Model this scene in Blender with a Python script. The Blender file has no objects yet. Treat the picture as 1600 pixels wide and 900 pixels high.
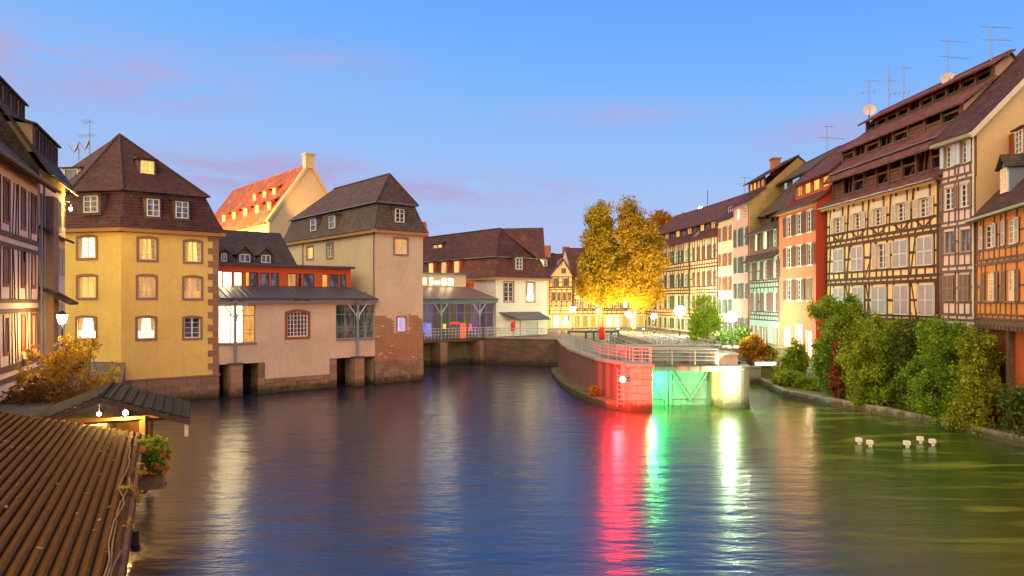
import bpy, math, random
import numpy as np
from mathutils import Vector, Matrix
from mathutils.geometry import tessellate_polygon

random.seed(7)
SC = bpy.context.scene
COL = SC.collection
R = math.radians
FX, HY, CZ = 1100.0, 470.0, 7.0

# ------------------------------------------------------------------ camera
cam_d = bpy.data.cameras.new('camera')
cam_d.sensor_width = 36.0
cam_d.lens = 36.0 * FX / 1600.0
cam_d.shift_y = 20.0 / 1600.0
cam_d.clip_end = 6000
cam_d.clip_start = 0.1
cam = bpy.data.objects.new('camera', cam_d)
COL.objects.link(cam)
cam.location = (0, 0, CZ)
cam.rotation_euler = (R(90), 0, 0)
SC.camera = cam
SC.view_settings.view_transform = 'Standard'
SC.view_settings.look = 'None'
SC.view_settings.exposure = 0.8
SC.view_settings.gamma = 1.0
SC.render.engine = 'CYCLES'
SC.cycles.use_denoising = True
SC.cycles.max_bounces = 6
SC.cycles.diffuse_bounces = 3
SC.cycles.glossy_bounces = 3
SC.cycles.sample_clamp_indirect = 6.0
SC.cycles.caustics_reflective = False
SC.cycles.caustics_refractive = False

# ------------------------------------------------------------------ world: dusk sky
SUN_DIR = Vector((-0.60, -0.70, 0.40)).normalized()      # towards the afterglow behind the camera
world = bpy.data.worlds.new('World')
SC.world = world
world.use_nodes = True
nt = world.node_tree
for n in list(nt.nodes):
    nt.nodes.remove(n)
def wn(t, **kw):
    n = nt.nodes.new(t)
    for k, v in kw.items():
        setattr(n, k, v)
    return n
def wl(a, b):
    nt.links.new(a, b)
def wmath(op, a, b=None, c=None):
    n = wn('ShaderNodeMath', operation=op)
    for i, v in enumerate((a, b, c)):
        if v is None:
            continue
        if isinstance(v, (int, float)):
            n.inputs[i].default_value = v
        else:
            wl(v, n.inputs[i])
    return n.outputs[0]
tc = wn('ShaderNodeTexCoord')
sep = wn('ShaderNodeSeparateXYZ')
wl(tc.outputs['Generated'], sep.inputs[0])
elev = wmath('ARCSINE', sep.outputs[2])
azim = wmath('ARCTAN2', sep.outputs[0], sep.outputs[1])
ramp = wn('ShaderNodeValToRGB')
wl(wmath('MULTIPLY', wmath('DIVIDE', elev, R(90)), wmath('MULTIPLY_ADD', wmath('SINE', azim), 0.28, 1.0)), ramp.inputs[0])   # a touch paler towards the afterglow on the left
cr = ramp.color_ramp
stops = [(0.0, (0.47, 0.50, 0.82)), (0.06, (0.42, 0.52, 0.86)), (0.10, (0.345, 0.53, 0.90)), (0.155, (0.255, 0.485, 0.95)), (0.21, (0.17, 0.43, 0.97)),
         (0.26, (0.13, 0.385, 0.97)), (0.34, (0.075, 0.27, 0.90)), (0.5, (0.045, 0.17, 0.70)), (1.0, (0.025, 0.10, 0.45))]
cr.elements[0].position, cr.elements[0].color = stops[0][0], (*stops[0][1], 1)
cr.elements[1].position, cr.elements[1].color = stops[-1][0], (*stops[-1][1], 1)
for p, c in stops[1:-1]:
    e_ = cr.elements.new(p)
    e_.color = (*c, 1)
sky = wn('ShaderNodeTexSky', sky_type='NISHITA')
sky.sun_disc = False
sky.sun_elevation = R(1.5)
sky.sun_rotation = math.atan2(SUN_DIR.x, SUN_DIR.y)
bg_sky = wn('ShaderNodeBackground')
bg_sky.inputs['Strength'].default_value = 0.01
wl(sky.outputs[0], bg_sky.inputs['Color'])
# thin evening clouds: soft streaks broken up by noise
comb = wn('ShaderNodeCombineXYZ')
wl(wmath('MULTIPLY', azim, 5.0), comb.inputs[0])
wl(wmath('MULTIPLY', elev, 22.0), comb.inputs[1])
nz = wn('ShaderNodeTexNoise')
nz.inputs['Scale'].default_value = 1.6
nz.inputs['Detail'].default_value = 7
nz.inputs['Roughness'].default_value = 0.62
wl(comb.outputs[0], nz.inputs['Vector'])
cloud = None
for (px, py, wx, wy, amp) in [(60, 95, 200, 34, 1.3), (230, 135, 130, 30, 1.0), (10, 130, 80, 26, 1.0), (420, 275, 200, 30, 1.5), (700, 298, 180, 20, 1.3), (520, 95, 110, 22, .5),
                              (965, 178, 120, 18, .7), (1290, 205, 90, 26, .8), (1700, 160, 200, 40, .8), (-250, 200, 200, 40, .9), (400, 330, 500, 18, .35)]:
    az0 = math.atan2(px - 800, FX)
    el0 = math.atan2(HY - py, math.hypot(FX, px - 800))
    a = wmath('DIVIDE', wmath('SUBTRACT', azim, az0), wx / FX)
    b = wmath('DIVIDE', wmath('SUBTRACT', elev, el0), wy / FX)
    s = wmath('ADD', wmath('MULTIPLY', a, a), wmath('MULTIPLY', b, b))
    g = wmath('MULTIPLY', wmath('POWER', 2.718, wmath('MULTIPLY', s, -0.9)), amp)
    cloud = g if cloud is None else wmath('MAXIMUM', cloud, g)
mr = wn('ShaderNodeMapRange')
mr.inputs[1].default_value, mr.inputs[2].default_value = 0.36, 0.58
wl(nz.outputs[0], mr.inputs[0])
cmask = wmath('MULTIPLY', wmath('MULTIPLY', cloud, mr.outputs[0]), 1.0)
mix = wn('ShaderNodeMixRGB')
wl(cmask, mix.inputs[0])
wl(ramp.outputs[0], mix.inputs[1])
mix.inputs[2].default_value = (0.42, 0.40, 0.70, 1)
bg = wn('ShaderNodeBackground')
bg.inputs['Strength'].default_value = 0.575
wl(mix.outputs[0], bg.inputs['Color'])
add = wn('ShaderNodeAddShader')
wl(bg.outputs[0], add.inputs[0])
wl(bg_sky.outputs[0], add.inputs[1])
wo = wn('ShaderNodeOutputWorld')
wl(add.outputs[0], wo.inputs[0])

sun_d = bpy.data.lights.new('sun', 'SUN')
sun_d.energy = 4.2
sun_d.angle = R(140)
sun_d.color = (1.0, 0.71, 0.27)
sun = bpy.data.objects.new('sun', sun_d)
COL.objects.link(sun)
sun.rotation_euler = (-SUN_DIR).to_track_quat('-Z', 'Y').to_euler()

# ------------------------------------------------------------------ materials
MATS = {}
class NT:
    def __init__(s, name):
        s.m = bpy.data.materials.new(name)
        s.m.use_nodes = True
        s.t = s.m.node_tree
        s.b = s.t.nodes['Principled BSDF']
        s.out = s.t.nodes['Material Output']
        s.b.inputs['Specular IOR Level'].default_value = .22
    def n(s, t, **kw):
        n = s.t.nodes.new(t)
        for k, v in kw.items():
            setattr(n, k, v)
        return n
    def l(s, a, b):
        s.t.links.new(a, b)
    def coords(s, kind='UV', scale=(1, 1, 1)):
        tcn = s.n('ShaderNodeTexCoord')
        mp = s.n('ShaderNodeMapping')
        mp.inputs['Scale'].default_value = scale
        s.l(tcn.outputs[kind], mp.inputs[0])
        return mp.outputs[0]
    def noise(s, vec, scale, detail=4, rough=.55):
        n = s.n('ShaderNodeTexNoise')
        n.inputs['Scale'].default_value = scale
        n.inputs['Detail'].default_value = detail
        n.inputs['Roughness'].default_value = rough
        s.l(vec, n.inputs['Vector'])
        return n.outputs[0]
    def rng(s, v, a, b, c, d):
        n = s.n('ShaderNodeMapRange')
        for i, x in enumerate((a, b, c, d)):
            n.inputs[i + 1].default_value = x
        s.l(v, n.inputs[0])
        return n.outputs[0]
    def mix(s, f, a, b, mode='MIX'):
        n = s.n('ShaderNodeMixRGB', blend_type=mode)
        for i, v in enumerate((f, a, b)):
            if isinstance(v, (int, float)):
                n.inputs[i].default_value = v
            elif isinstance(v, tuple):
                n.inputs[i].default_value = (*v[:3], 1)
            else:
                s.l(v, n.inputs[i])
        return n.outputs[0]
    def bump(s, h, strength, dist=.02):
        n = s.n('ShaderNodeBump')
        n.inputs['Strength'].default_value = strength
        n.inputs['Distance'].default_value = dist
        s.l(h, n.inputs['Height'])
        s.l(n.outputs[0], s.b.inputs['Normal'])
    def algae(s, c):
        """green-black growth along the river's waterline"""
        g = s.n('ShaderNodeNewGeometry')
        sp = s.n('ShaderNodeSeparateXYZ')
        s.l(g.outputs['Position'], sp.inputs[0])
        nz_ = s.noise(g.outputs['Position'], 1.6, 5, .65)
        ad = s.n('ShaderNodeMath', operation='MULTIPLY_ADD')
        s.l(nz_, ad.inputs[0]); ad.inputs[1].default_value = -1.1; s.l(sp.outputs[2], ad.inputs[2])
        return s.mix(s.rng(ad.outputs[0], -.35, .15, .85, 0), c, (.030, .036, .014))
    def objrand(s):
        return s.n('ShaderNodeObjectInfo').outputs['Random']
def dk(c, f):
    return tuple(x * f for x in c)

def plaster(name, col, stain=.35):
    if name in MATS: return MATS[name]
    t = NT(name)
    v = t.coords('UV')
    vs = t.coords('UV', (2.2, .35, 1))
    big = t.noise(v, .45, 6, .65)
    streak = t.noise(vs, 1.3, 5, .6)
    fine = t.noise(v, 9, 5, .6)
    blot = t.noise(v, 1.4, 7, .7)
    vor = t.n('ShaderNodeTexVoronoi', feature='DISTANCE_TO_EDGE')
    vor.inputs['Scale'].default_value = .42
    ofs = t.n('ShaderNodeVectorMath', operation='MULTIPLY_ADD')
    cb = t.n('ShaderNodeCombineXYZ')
    t.l(blot, cb.inputs[0]); t.l(big, cb.inputs[1])
    t.l(cb.outputs[0], ofs.inputs[0]); ofs.inputs[1].default_value = (1.3, 1.3, 0); t.l(v, ofs.inputs[2])
    t.l(ofs.outputs[0], vor.inputs['Vector'])
    crack = t.rng(vor.outputs['Distance'], .0, .006, .45, 0)
    c = t.mix(t.rng(big, .35, .7, 0, stain * 1.3), col, dk(col, .58))
    c = t.mix(t.rng(blot, .5, .72, 0, stain), c, (col[0] * .75, col[1] * .66, col[2] * .6))
    c = t.mix(crack, c, dk(col, .45))
    c = t.mix(t.rng(streak, .52, .78, 0, stain * .9), c, dk(col, .5))
    c = t.mix(t.rng(fine, .4, .7, 0, .18), c, tuple(min(1, x * 1.25) for x in col))
    t.l(t.algae(c), t.b.inputs['Base Color'])
    t.b.inputs['Roughness'].default_value = .9
    t.bump(fine, .25, .02)
    MATS[name] = t.m
    return t.m

def wood(name, col, rough=.8):
    if name in MATS: return MATS[name]
    t = NT(name)
    v = t.coords('Object', (3, 3, 3))
    a = t.noise(v, 1.2, 6, .7)
    c = t.mix(t.rng(a, .3, .7, 0, 1), dk(col, .55), tuple(min(1, x * 1.35) for x in col))
    c = t.mix(t.rng(t.objrand(), 0, 1, 0, .45), c, dk(col, .6))
    t.l(c, t.b.inputs['Base Color'])
    t.b.inputs['Roughness'].default_value = rough
    t.bump(a, .3, .02)
    MATS[name] = t.m
    return t.m

def tiles(name, col, col2, w=.24, h=.24, moss=None):
    if name in MATS: return MATS[name]
    t = NT(name)
    v = t.coords('UV')
    br = t.n('ShaderNodeTexBrick')
    br.offset = .5
    br.inputs['Scale'].default_value = 1
    br.inputs['Brick Width'].default_value = w
    br.inputs['Row Height'].default_value = h
    br.inputs['Mortar Size'].default_value = .02
    br.inputs['Mortar Smooth'].default_value = .3
    br.inputs['Color1'].default_value = (*col, 1)
    br.inputs['Color2'].default_value = (*col2, 1)
    br.inputs['Mortar'].default_value = (*dk(col, .3), 1)
    t.l(v, br.inputs['Vector'])
    big = t.noise(v, .35, 6, .65)
    mid = t.noise(v, 2.2, 5, .7)
    patch = t.noise(v, .9, 6, .75)
    c = t.mix(t.rng(big, .38, .68, 0, .75), br.outputs['Color'], dk(col, .42))
    c = t.mix(t.rng(mid, .42, .7, 0, .75), c, moss if moss else dk(col2, 1.7))
    c = t.mix(t.rng(patch, .52, .68, 0, .6), c, (col[0] * .9 + .03, col[0] * .75 + .02, col[0] * .6 + .02))
    t.l(c, t.b.inputs['Base Color'])
    t.b.inputs['Roughness'].default_value = .75
    # saw-tooth courses: each tile's lower edge proud
    sp = t.n('ShaderNodeSeparateXYZ')
    t.l(v, sp.inputs[0])
    mo = t.n('ShaderNodeMath', operation='FRACT')
    dv = t.n('ShaderNodeMath', operation='DIVIDE')
    t.l(sp.outputs[1], dv.inputs[0]); dv.inputs[1].default_value = h
    t.l(dv.outputs[0], mo.inputs[0])
    sm = t.n('ShaderNodeMath', operation='MULTIPLY_ADD')
    t.l(mo.outputs[0], sm.inputs[0]); sm.inputs[1].default_value = -.6
    t.l(br.outputs['Fac'], sm.inputs[2])
    ad = t.n('ShaderNodeMath', operation='ADD')
    t.l(sm.outputs[0], ad.inputs[0]); t.l(mid, ad.inputs[1])
    t.bump(ad.outputs[0], .9, .06)
    MATS[name] = t.m
    return t.m

def stone(name, col, var=.6):
    if name in MATS: return MATS[name]
    t = NT(name)
    v = t.coords('Object')
    a = t.noise(v, 1.3, 6, .65)
    f = t.noise(v, 9, 5, .65)
    c = t.mix(t.rng(t.objrand(), 0, 1, 0, var), col, dk(col, .5))
    c = t.mix(t.rng(a, .4, .7, 0, .55), c, dk((col[0] * .8, col[1], col[2] * .8), .65))
    c = t.mix(t.rng(f, .45, .7, 0, .3), c, tuple(min(1, x * 1.4) for x in col))
    t.l(t.algae(c), t.b.inputs['Base Color'])
    t.b.inputs['Roughness'].default_value = .88
    t.bump(f, .4, .03)
    MATS[name] = t.m
    return t.m

def masonry(name, col, col2, w=.6, h=.28):
    if name in MATS: return MATS[name]
    t = NT(name)
    v = t.coords('UV')
    wob = t.noise(v, 2.0, 3)
    ad = t.n('ShaderNodeVectorMath', operation='MULTIPLY_ADD')
    cb = t.n('ShaderNodeCombineXYZ')
    t.l(wob, cb.inputs[0]); t.l(wob, cb.inputs[1])
    t.l(cb.outputs[0], ad.inputs[0]); ad.inputs[1].default_value = (.12, .08, 0); t.l(v, ad.inputs[2])
    br = t.n('ShaderNodeTexBrick')
    br.inputs['Scale'].default_value = 1
    br.inputs['Brick Width'].default_value = w
    br.inputs['Row Height'].default_value = h
    br.inputs['Mortar Size'].default_value = .016
    br.inputs['Color1'].default_value = (*col, 1)
    br.inputs['Color2'].default_value = (*col2, 1)
    br.inputs['Mortar'].default_value = (*dk(col, .55), 1)
    t.l(ad.outputs[0], br.inputs['Vector'])
    big = t.noise(v, .5, 6, .65)
    fine = t.noise(v, 8, 5, .65)
    c = t.mix(t.rng(big, .38, .68, 0, .75), br.outputs['Color'], dk((col[0] * .7, col[1] * .9, col[2] * .7), .5))
    c = t.mix(t.rng(fine, .45, .7, 0, .35), c, dk(col2, 1.3))
    t.l(t.algae(c), t.b.inputs['Base Color'])
    t.b.inputs['Roughness'].default_value = .9
    sb = t.n('ShaderNodeMath', operation='SUBTRACT')
    t.l(fine, sb.inputs[0]); t.l(br.outputs['Fac'], sb.inputs[1])
    t.bump(sb.outputs[0], .6, .03)
    MATS[name] = t.m
    return t.m

def paint(name, col, rough=.5, metal=0.0):
    if name in MATS: return MATS[name]
    t = NT(name)
    v = t.coords('Object')
    a = t.noise(v, 3, 5, .6)
    c = t.mix(t.rng(a, .4, .75, 0, .35), col, dk(col, .6))
    t.l(c, t.b.inputs['Base Color'])
    t.b.inputs['Roughness'].default_value = rough
    t.b.inputs['Metallic'].default_value = metal
    MATS[name] = t.m
    return t.m

def emit(name, col, strength, curtain=.0):
    if name in MATS: return MATS[name]
    t = NT(name)
    t.b.inputs['Base Color'].default_value = (.05, .04, .03, 1)
    t.b.inputs['Roughness'].default_value = .15
    if curtain:
        v = t.coords('UV', (1, .12, 1))
        a = t.noise(v, 6.0, 4, .6)
        b = t.noise(t.coords('UV'), 1.1, 2, .5)
        c = t.mix(t.rng(a, .35, .65, 0, curtain), col, dk((col[0], col[1] * .75, col[2] * .5), .45))
        c = t.mix(t.rng(b, .35, .65, 0, .5), c, dk(col, .5))
        v_ = t.rng(t.objrand(), 0, 1, .5, 1.25)
        mv = t.n('ShaderNodeVectorMath', operation='SCALE')
        t.l(c, mv.inputs[0]); t.l(v_, mv.inputs['Scale'])
        t.l(mv.outputs[0], t.b.inputs['Emission Color'])
    else:
        t.b.inputs['Emission Color'].default_value = (*col, 1)
    t.b.inputs['Emission Strength'].default_value = strength
    MATS[name] = t.m
    return t.m

def glass_dark(name, col=(.02, .025, .03)):
    if name in MATS: return MATS[name]
    t = NT(name)
    v = t.coords('UV', (1, .3, 1))
    a = t.noise(v, 2.5, 3, .6)
    c = t.mix(t.rng(a, .45, .6, 0, 1), col, tuple(min(1, x * 3 + .03) for x in col))
    t.l(c, t.b.inputs['Base Color'])
    t.b.inputs['Specular IOR Level'].default_value = .5
    t.b.inputs['Roughness'].default_value = .06
    t.b.inputs['IOR'].default_value = 1.6
    MATS[name] = t.m
    return t.m

def leafmat(name, c1, c2, c3, trans=.35):
    if name in MATS: return MATS[name]
    t = NT(name)
    g = t.n('ShaderNodeNewGeometry')
    rp = t.n('ShaderNodeValToRGB')
    rp.color_ramp.elements[0].color = (*c1, 1)
    rp.color_ramp.elements[1].color = (*c3, 1)
    e_ = rp.color_ramp.elements.new(.5)
    e_.color = (*c2, 1)
    t.l(g.outputs['Random Per Island'], rp.inputs[0])
    big = t.noise(t.coords('Object'), .55, 3, .6)
    c = t.mix(t.rng(big, .4, .62, 0, .55), rp.outputs[0], c1)
    t.l(c, t.b.inputs['Base Color'])
    t.b.inputs['Roughness'].default_value = .6
    tr = t.n('ShaderNodeBsdfTranslucent')
    t.l(c, tr.inputs[0])
    ms = t.n('ShaderNodeMixShader')
    ms.inputs[0].default_value = trans
    t.l(t.b.outputs[0], ms.inputs[1]); t.l(tr.outputs[0], ms.inputs[2])
    t.l(ms.outputs[0], t.out.inputs[0])
    MATS[name] = t.m
    return t.m

def watermat():
    t = NT('river_water')
    v = t.coords('Object')
    vs = t.coords('Object', (.55, 1.6, 1))
    a = t.noise(vs, .55, 4, .6)
    b = t.noise(vs, 2.6, 5, .65)
    f = t.noise(vs, 9.0, 3, .6)
    # slow swirls of weed under the surface near the right bank
    wv = t.n('ShaderNodeTexNoise')
    wv.inputs['Scale'].default_value = .22
    wv.inputs['Detail'].default_value = 6
    wv.inputs['Distortion'].default_value = 2.2
    t.l(t.coords('Object', (.5, 1.5, 1)), wv.inputs['Vector'])
    sp = t.n('ShaderNodeSeparateXYZ')
    t.l(v, sp.inputs[0])
    right = t.rng(sp.outputs[0], 8, 17, 0, 1)
    weed = t.n('ShaderNodeMath', operation='MULTIPLY')
    t.l(t.rng(wv.outputs[0], .5, .64, 0, .9), weed.inputs[0]); t.l(right, weed.inputs[1])
    c = t.mix(t.rng(a, .35, .7, 0, 1), (.006, .009, .030), (.012, .014, .034))
    c = t.mix(t.rng(sp.outputs[0], 4, 13, 0, 1), c, (.026, .058, .004))  # green reflected from the bank is put into the water colour
    c = t.mix(weed.outputs[0], c, (.16, .19, .02))
    t.l(c, t.b.inputs['Base Color'])
    t.b.inputs['Specular IOR Level'].default_value = .5
    t.b.inputs['Roughness'].default_value = .215
    t.b.inputs['IOR'].default_value = 2.0
    m1 = t.n('ShaderNodeMath', operation='MULTIPLY_ADD')
    t.l(b, m1.inputs[0]); m1.inputs[1].default_value = .14; t.l(a, m1.inputs[2])
    m2 = t.n('ShaderNodeMath', operation='MULTIPLY_ADD')
    t.l(f, m2.inputs[0]); m2.inputs[1].default_value = .012; t.l(m1.outputs[0], m2.inputs[2])
    t.bump(m2.outputs[0], .55, .13)
    return t.m

# ------------------------------------------------------------------ mesh helpers
class MB:
    def __init__(s):
        s.v, s.f = [], []
        s.mi = None
    def add(s, vs, fs):
        o = len(s.v)
        s.v += [tuple(p) for p in vs]
        s.f += [tuple(i + o for i in f) for f in fs]
        return s
    def quad(s, a, b, c, d):
        return s.add((a, b, c, d), ((0, 1, 2, 3),))
    def poly(s, pts):
        return s.add(pts, (tuple(range(len(pts))),))
    def hexa(s, p):      # p: 4 bottom ring, 4 top ring
        return s.add(p, ((3, 2, 1, 0), (4, 5, 6, 7), (0, 1, 5, 4), (1, 2, 6, 5), (2, 3, 7, 6), (3, 0, 4, 7)))
    def box(s, F, u0, u1, d0, d1, z0, z1):
        P = F.pt
        return s.hexa([P(u0, d1, z0), P(u1, d1, z0), P(u1, d0, z0), P(u0, d0, z0), P(u0, d1, z1), P(u1, d1, z1), P(u1, d0, z1), P(u0, d0, z1)])
    def slab(s, pts, thick):
        pts = [Vector(p) for p in pts]
        n = Vector((0, 0, 0))
        for i in range(len(pts)):
            a, b = pts[i], pts[(i + 1) % len(pts)]
            n += Vector(((a.y - b.y) * (a.z + b.z), (a.z - b.z) * (a.x + b.x), (a.x - b.x) * (a.y + b.y)))
        n.normalize()
        if n.z < 0:
            pts.reverse(); n = -n
        k = len(pts)
        low = [p - n * thick for p in pts]
        fs = [tuple(range(k)), tuple(reversed(range(k, 2 * k)))]
        fs += [(i, i + k, (i + 1) % k + k, (i + 1) % k) for i in range(k)]
        return s.add(pts + low, fs)
    def tube(s, path, r, sides=6):
        path = [Vector(p) for p in path]
        rs = r if isinstance(r, (list, tuple)) else [r] * len(path)
        vs = []
        for i, p in enumerate(path):
            t = (path[min(i + 1, len(path) - 1)] - path[max(i - 1, 0)]).normalized()
            x = t.cross(Vector((0, 0, 1)))
            if x.length < .05: x = t.cross(Vector((1, 0, 0)))
            x.normalize(); y = t.cross(x)
            for k in range(sides):
                a = 2 * math.pi * k / sides
                vs.append(p + (x * math.cos(a) + y * math.sin(a)) * rs[i])
        fs = []
        for i in range(len(path) - 1):
            for k in range(sides):
                k2 = (k + 1) % sides
                fs.append((i * sides + k, i * sides + k2, (i + 1) * sides + k2, (i + 1) * sides + k))
        fs.append(tuple(range(sides - 1, -1, -1)))
        fs.append(tuple(range((len(path) - 1) * sides, len(path) * sides)))
        return s.add(vs, fs)
    def lathe(s, c, prof, sides=16):   # prof: (r, z) around vertical axis at c
        vs = []
        for (r, z) in prof:
            for k in range(sides):
                a = 2 * math.pi * k / sides
                vs.append((c[0] + r * math.cos(a), c[1] + r * math.sin(a), c[2] + z))
        fs = []
        for i in range(len(prof) - 1):
            for k in range(sides):
                k2 = (k + 1) % sides
                fs.append((i * sides + k, i * sides + k2, (i + 1) * sides + k2, (i + 1) * sides + k))
        fs.append(tuple(range(sides - 1, -1, -1)))
        fs.append(tuple(range((len(prof) - 1) * sides, len(prof) * sides)))
        return s.add(vs, fs)
    def build(s, name, mat, parent=None, smooth=False):
        me = bpy.data.meshes.new(name)
        me.from_pydata(s.v, [], s.f)
        uv = me.uv_layers.new(name='UVMap')
        buf = np.empty(len(me.loops) * 2, dtype=np.float32)
        V = s.v
        k = 0
        for f in s.f:
            a, b, c = Vector(V[f[0]]), Vector(V[f[1]]), Vector(V[f[-1]])
            n = (b - a).cross(c - a)
            if n.length > 1e-12: n.normalize()
            u = Vector((-n.y, n.x, 0))
            if u.length < 1e-3: u = Vector((1, 0, 0))
            u.normalize()
            w = n.cross(u)
            for i in f:
                p = V[i]
                buf[k] = p[0] * u.x + p[1] * u.y + p[2] * u.z
                buf[k + 1] = p[0] * w.x + p[1] * w.y + p[2] * w.z
                k += 2
        uv.data.foreach_set('uv', buf)
        if smooth:
            me.polygons.foreach_set('use_smooth', [True] * len(me.polygons))
        me.materials.append(mat)
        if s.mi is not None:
            me.materials.append(louvre_tone(mat))
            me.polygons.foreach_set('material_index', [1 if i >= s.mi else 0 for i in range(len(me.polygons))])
        o = bpy.data.objects.new(name, me)
        COL.objects.link(o)
        if parent is not None:
            adopt(o, parent)
        return o

LOUV = {}
def louvre_tone(mat):
    """the louvres of a shutter are given a darker, greyer tone than its frame"""
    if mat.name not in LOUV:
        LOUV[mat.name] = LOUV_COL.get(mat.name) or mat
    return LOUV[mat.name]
LOUV_COL = {}
def wloc(o):
    p = Vector(o.location)
    q = o
    while q.parent is not None:
        q = q.parent
        if q.type == 'EMPTY': return Vector(q.location)
    return p if o.type == 'EMPTY' else Vector((0, 0, 0))
def adopt(o, parent):
    o.parent = parent
    if parent.type == 'EMPTY':
        o.matrix_parent_inverse = Matrix.Translation(-Vector(parent.location))

def tag(o, label=None, cat=None, group=None, kind=None):
    if label: o['label'] = label
    if cat: o['category'] = cat
    if group: o['group'] = group
    if kind: o['kind'] = kind
    return o
def thing(name, loc, label, cat, group=None):
    o = bpy.data.objects.new(name, None)
    o.location = loc
    o.empty_display_size = .3
    COL.objects.link(o)
    return tag(o, label, cat, group)

class Fac:
    """A vertical facade: A is its left end and B its right end as seen from outside."""
    def __init__(s, A, B):
        s.A = Vector((A[0], A[1])); s.B = Vector((B[0], B[1]))
        s.e = (s.B - s.A); s.L = s.e.length; s.e = s.e.normalized()
        s.n = Vector((s.e.y, -s.e.x))
    def pt(s, u, d, z):
        p = s.A + s.e * u + s.n * d
        return (p.x, p.y, z)
    def u(s, px):
        k = (px - 800) / FX
        return (k * s.A.y - s.A.x) / (s.e.x - k * s.e.y)
    def z(s, px, py):
        Y = s.A.y + s.e.y * s.u(px)
        return CZ - (py - HY) / FX * Y
    def shift(s, d):
        o = s.n * d
        return Fac(s.A + o, s.B + o)
    def rect(s, x0, y0, x1, y1):
        xm = (x0 + x1) / 2
        return (s.u(x0), s.u(x1), s.z(xm, y1), s.z(xm, y0))

AX = Fac((0, 0), (1, 0))     # world-aligned frame: u = x, d = -y
def wbox(m, x0, x1, y0, y1, z0, z1):
    return m.hexa([(x0, y0, z0), (x1, y0, z0), (x1, y1, z0), (x0, y1, z0), (x0, y0, z1), (x1, y0, z1), (x1, y1, z1), (x0, y1, z1)])

# ------------------------------------------------------------------ shared materials
M_WHITE = paint('white_window_paint', (.75, .72, .66), .5)
M_BROWNF = paint('brown_window_paint', (.16, .07, .035), .6)
M_BEAM = wood('dark_timber', (.085, .042, .025))
M_BEAM2 = wood('grey_brown_timber', (.16, .105, .075))
M_SAND = stone('pink_sandstone', (.34, .19, .13), .35)
M_BLOCK = stone('weathered_ashlar', (.30, .20, .13), .75)
M_GLASS = glass_dark('dark_window_glass')
M_GLASSB = glass_dark('blue_window_glass', (.05, .07, .1))
M_LITW = emit('bright_lit_window', (1.0, .74, .34), 4.5, .35)
M_LITA = emit('amber_lit_window', (1.0, .50, .08), 1.5, .9)
M_LITD = emit('dim_amber_window', (1.0, .46, .11), .75, .9)
M_LITH = emit('dazzling_lit_window', (1.0, .78, .42), 14.0)
M_LITP = emit('violet_lit_window', (.55, .45, 1.0), 1.1, .7)
M_SHUT_W = paint('pale_shutter_paint', (.62, .60, .56), .6)
M_SHUT_B = paint('brown_shutter_paint', (.22, .12, .075), .65)
M_SHUT_G = paint('green_shutter_paint', (.07, .16, .13), .6)
M_SHUT_C = paint('cream_shutter_paint', (.66, .56, .40), .6)
M_SHUT_T = paint('taupe_shutter_paint', (.30, .20, .14), .65)
M_STEEL = paint('grey_painted_steel', (.22, .25, .27), .45)
M_GUT = paint('grey_zinc', (.20, .20, .21), .45, .3)
M_SLATE = paint('dark_slate', (.07, .07, .10), .55)
T_RED = tiles('red_brown_tiles', (.145, .05, .037), (.10, .036, .03))
T_PURP = tiles('plum_brown_tiles', (.095, .034, .029), (.064, .026, .023))
T_OLD = tiles('old_mossy_tiles', (.14, .085, .065), (.075, .05, .042), moss=(.10, .085, .05))
T_ORNG = tiles('orange_red_tiles', (.50, .13, .045), (.38, .09, .035))
T_DARK = tiles('dark_brown_tiles', (.075, .045, .035), (.05, .033, .028), moss=(.09, .075, .045))

M_CURT = emit('backlit_curtain_cloth', (1.0, .50, .13), .62, .8)  # window light coming through the cloth is put into its emission
LITS = {'W': M_LITW, 'A': M_LITA, 'D': M_LITD, 'H': M_LITH, 'P': M_LITP, 'B': M_GLASSB, None: M_GLASS}

LOUV_COL.update({M_SHUT_W.name: paint('grey_louvre', (.36, .34, .33), .7), M_SHUT_B.name: paint('brown_louvre', (.13, .075, .05), .7), M_SHUT_G.name: paint('green_louvre', (.045, .10, .08), .7), M_SHUT_C.name: paint('cream_louvre', (.46, .40, .30), .7), M_SHUT_T.name: paint('taupe_louvre', (.19, .13, .10), .7)})
# ------------------------------------------------------------------ facade pieces
def wall(house, F, z0, z1, holes, mat, u0=0.0, u1=None, depth=.2, name='wall'):
    if u1 is None: u1 = F.L
    us = sorted({round(x, 3) for x in [u0, u1] + [h[0] for h in holes] + [h[1] for h in holes] if u0 - 1e-3 <= x <= u1 + 1e-3})
    zs = sorted({round(x, 3) for x in [z0, z1] + [h[2] for h in holes] + [h[3] for h in holes] if z0 - 1e-3 <= x <= z1 + 1e-3})
    m = MB()
    for i in range(len(us) - 1):
        for j in range(len(zs) - 1):
            uc, zc = (us[i] + us[i + 1]) / 2, (zs[j] + zs[j + 1]) / 2
            if any(h[0] < uc < h[1] and h[2] < zc < h[3] for h in holes): continue
            m.quad(F.pt(us[i], 0, zs[j]), F.pt(us[i + 1], 0, zs[j]), F.pt(us[i + 1], 0, zs[j + 1]), F.pt(us[i], 0, zs[j + 1]))
    for h in holes:
        a, b, c, d = h[:4]
        P = F.pt
        m.quad(P(a, 0, c), P(a, -depth, c), P(b, -depth, c), P(b, 0, c))
        m.quad(P(a, 0, d), P(b, 0, d), P(b, -depth, d), P(a, -depth, d))
        m.quad(P(a, 0, c), P(a, 0, d), P(a, -depth, d), P(a, -depth, c))
        m.quad(P(b, 0, c), P(b, -depth, c), P(b, -depth, d), P(b, 0, d))
    return m.build(name, mat, house)

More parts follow.
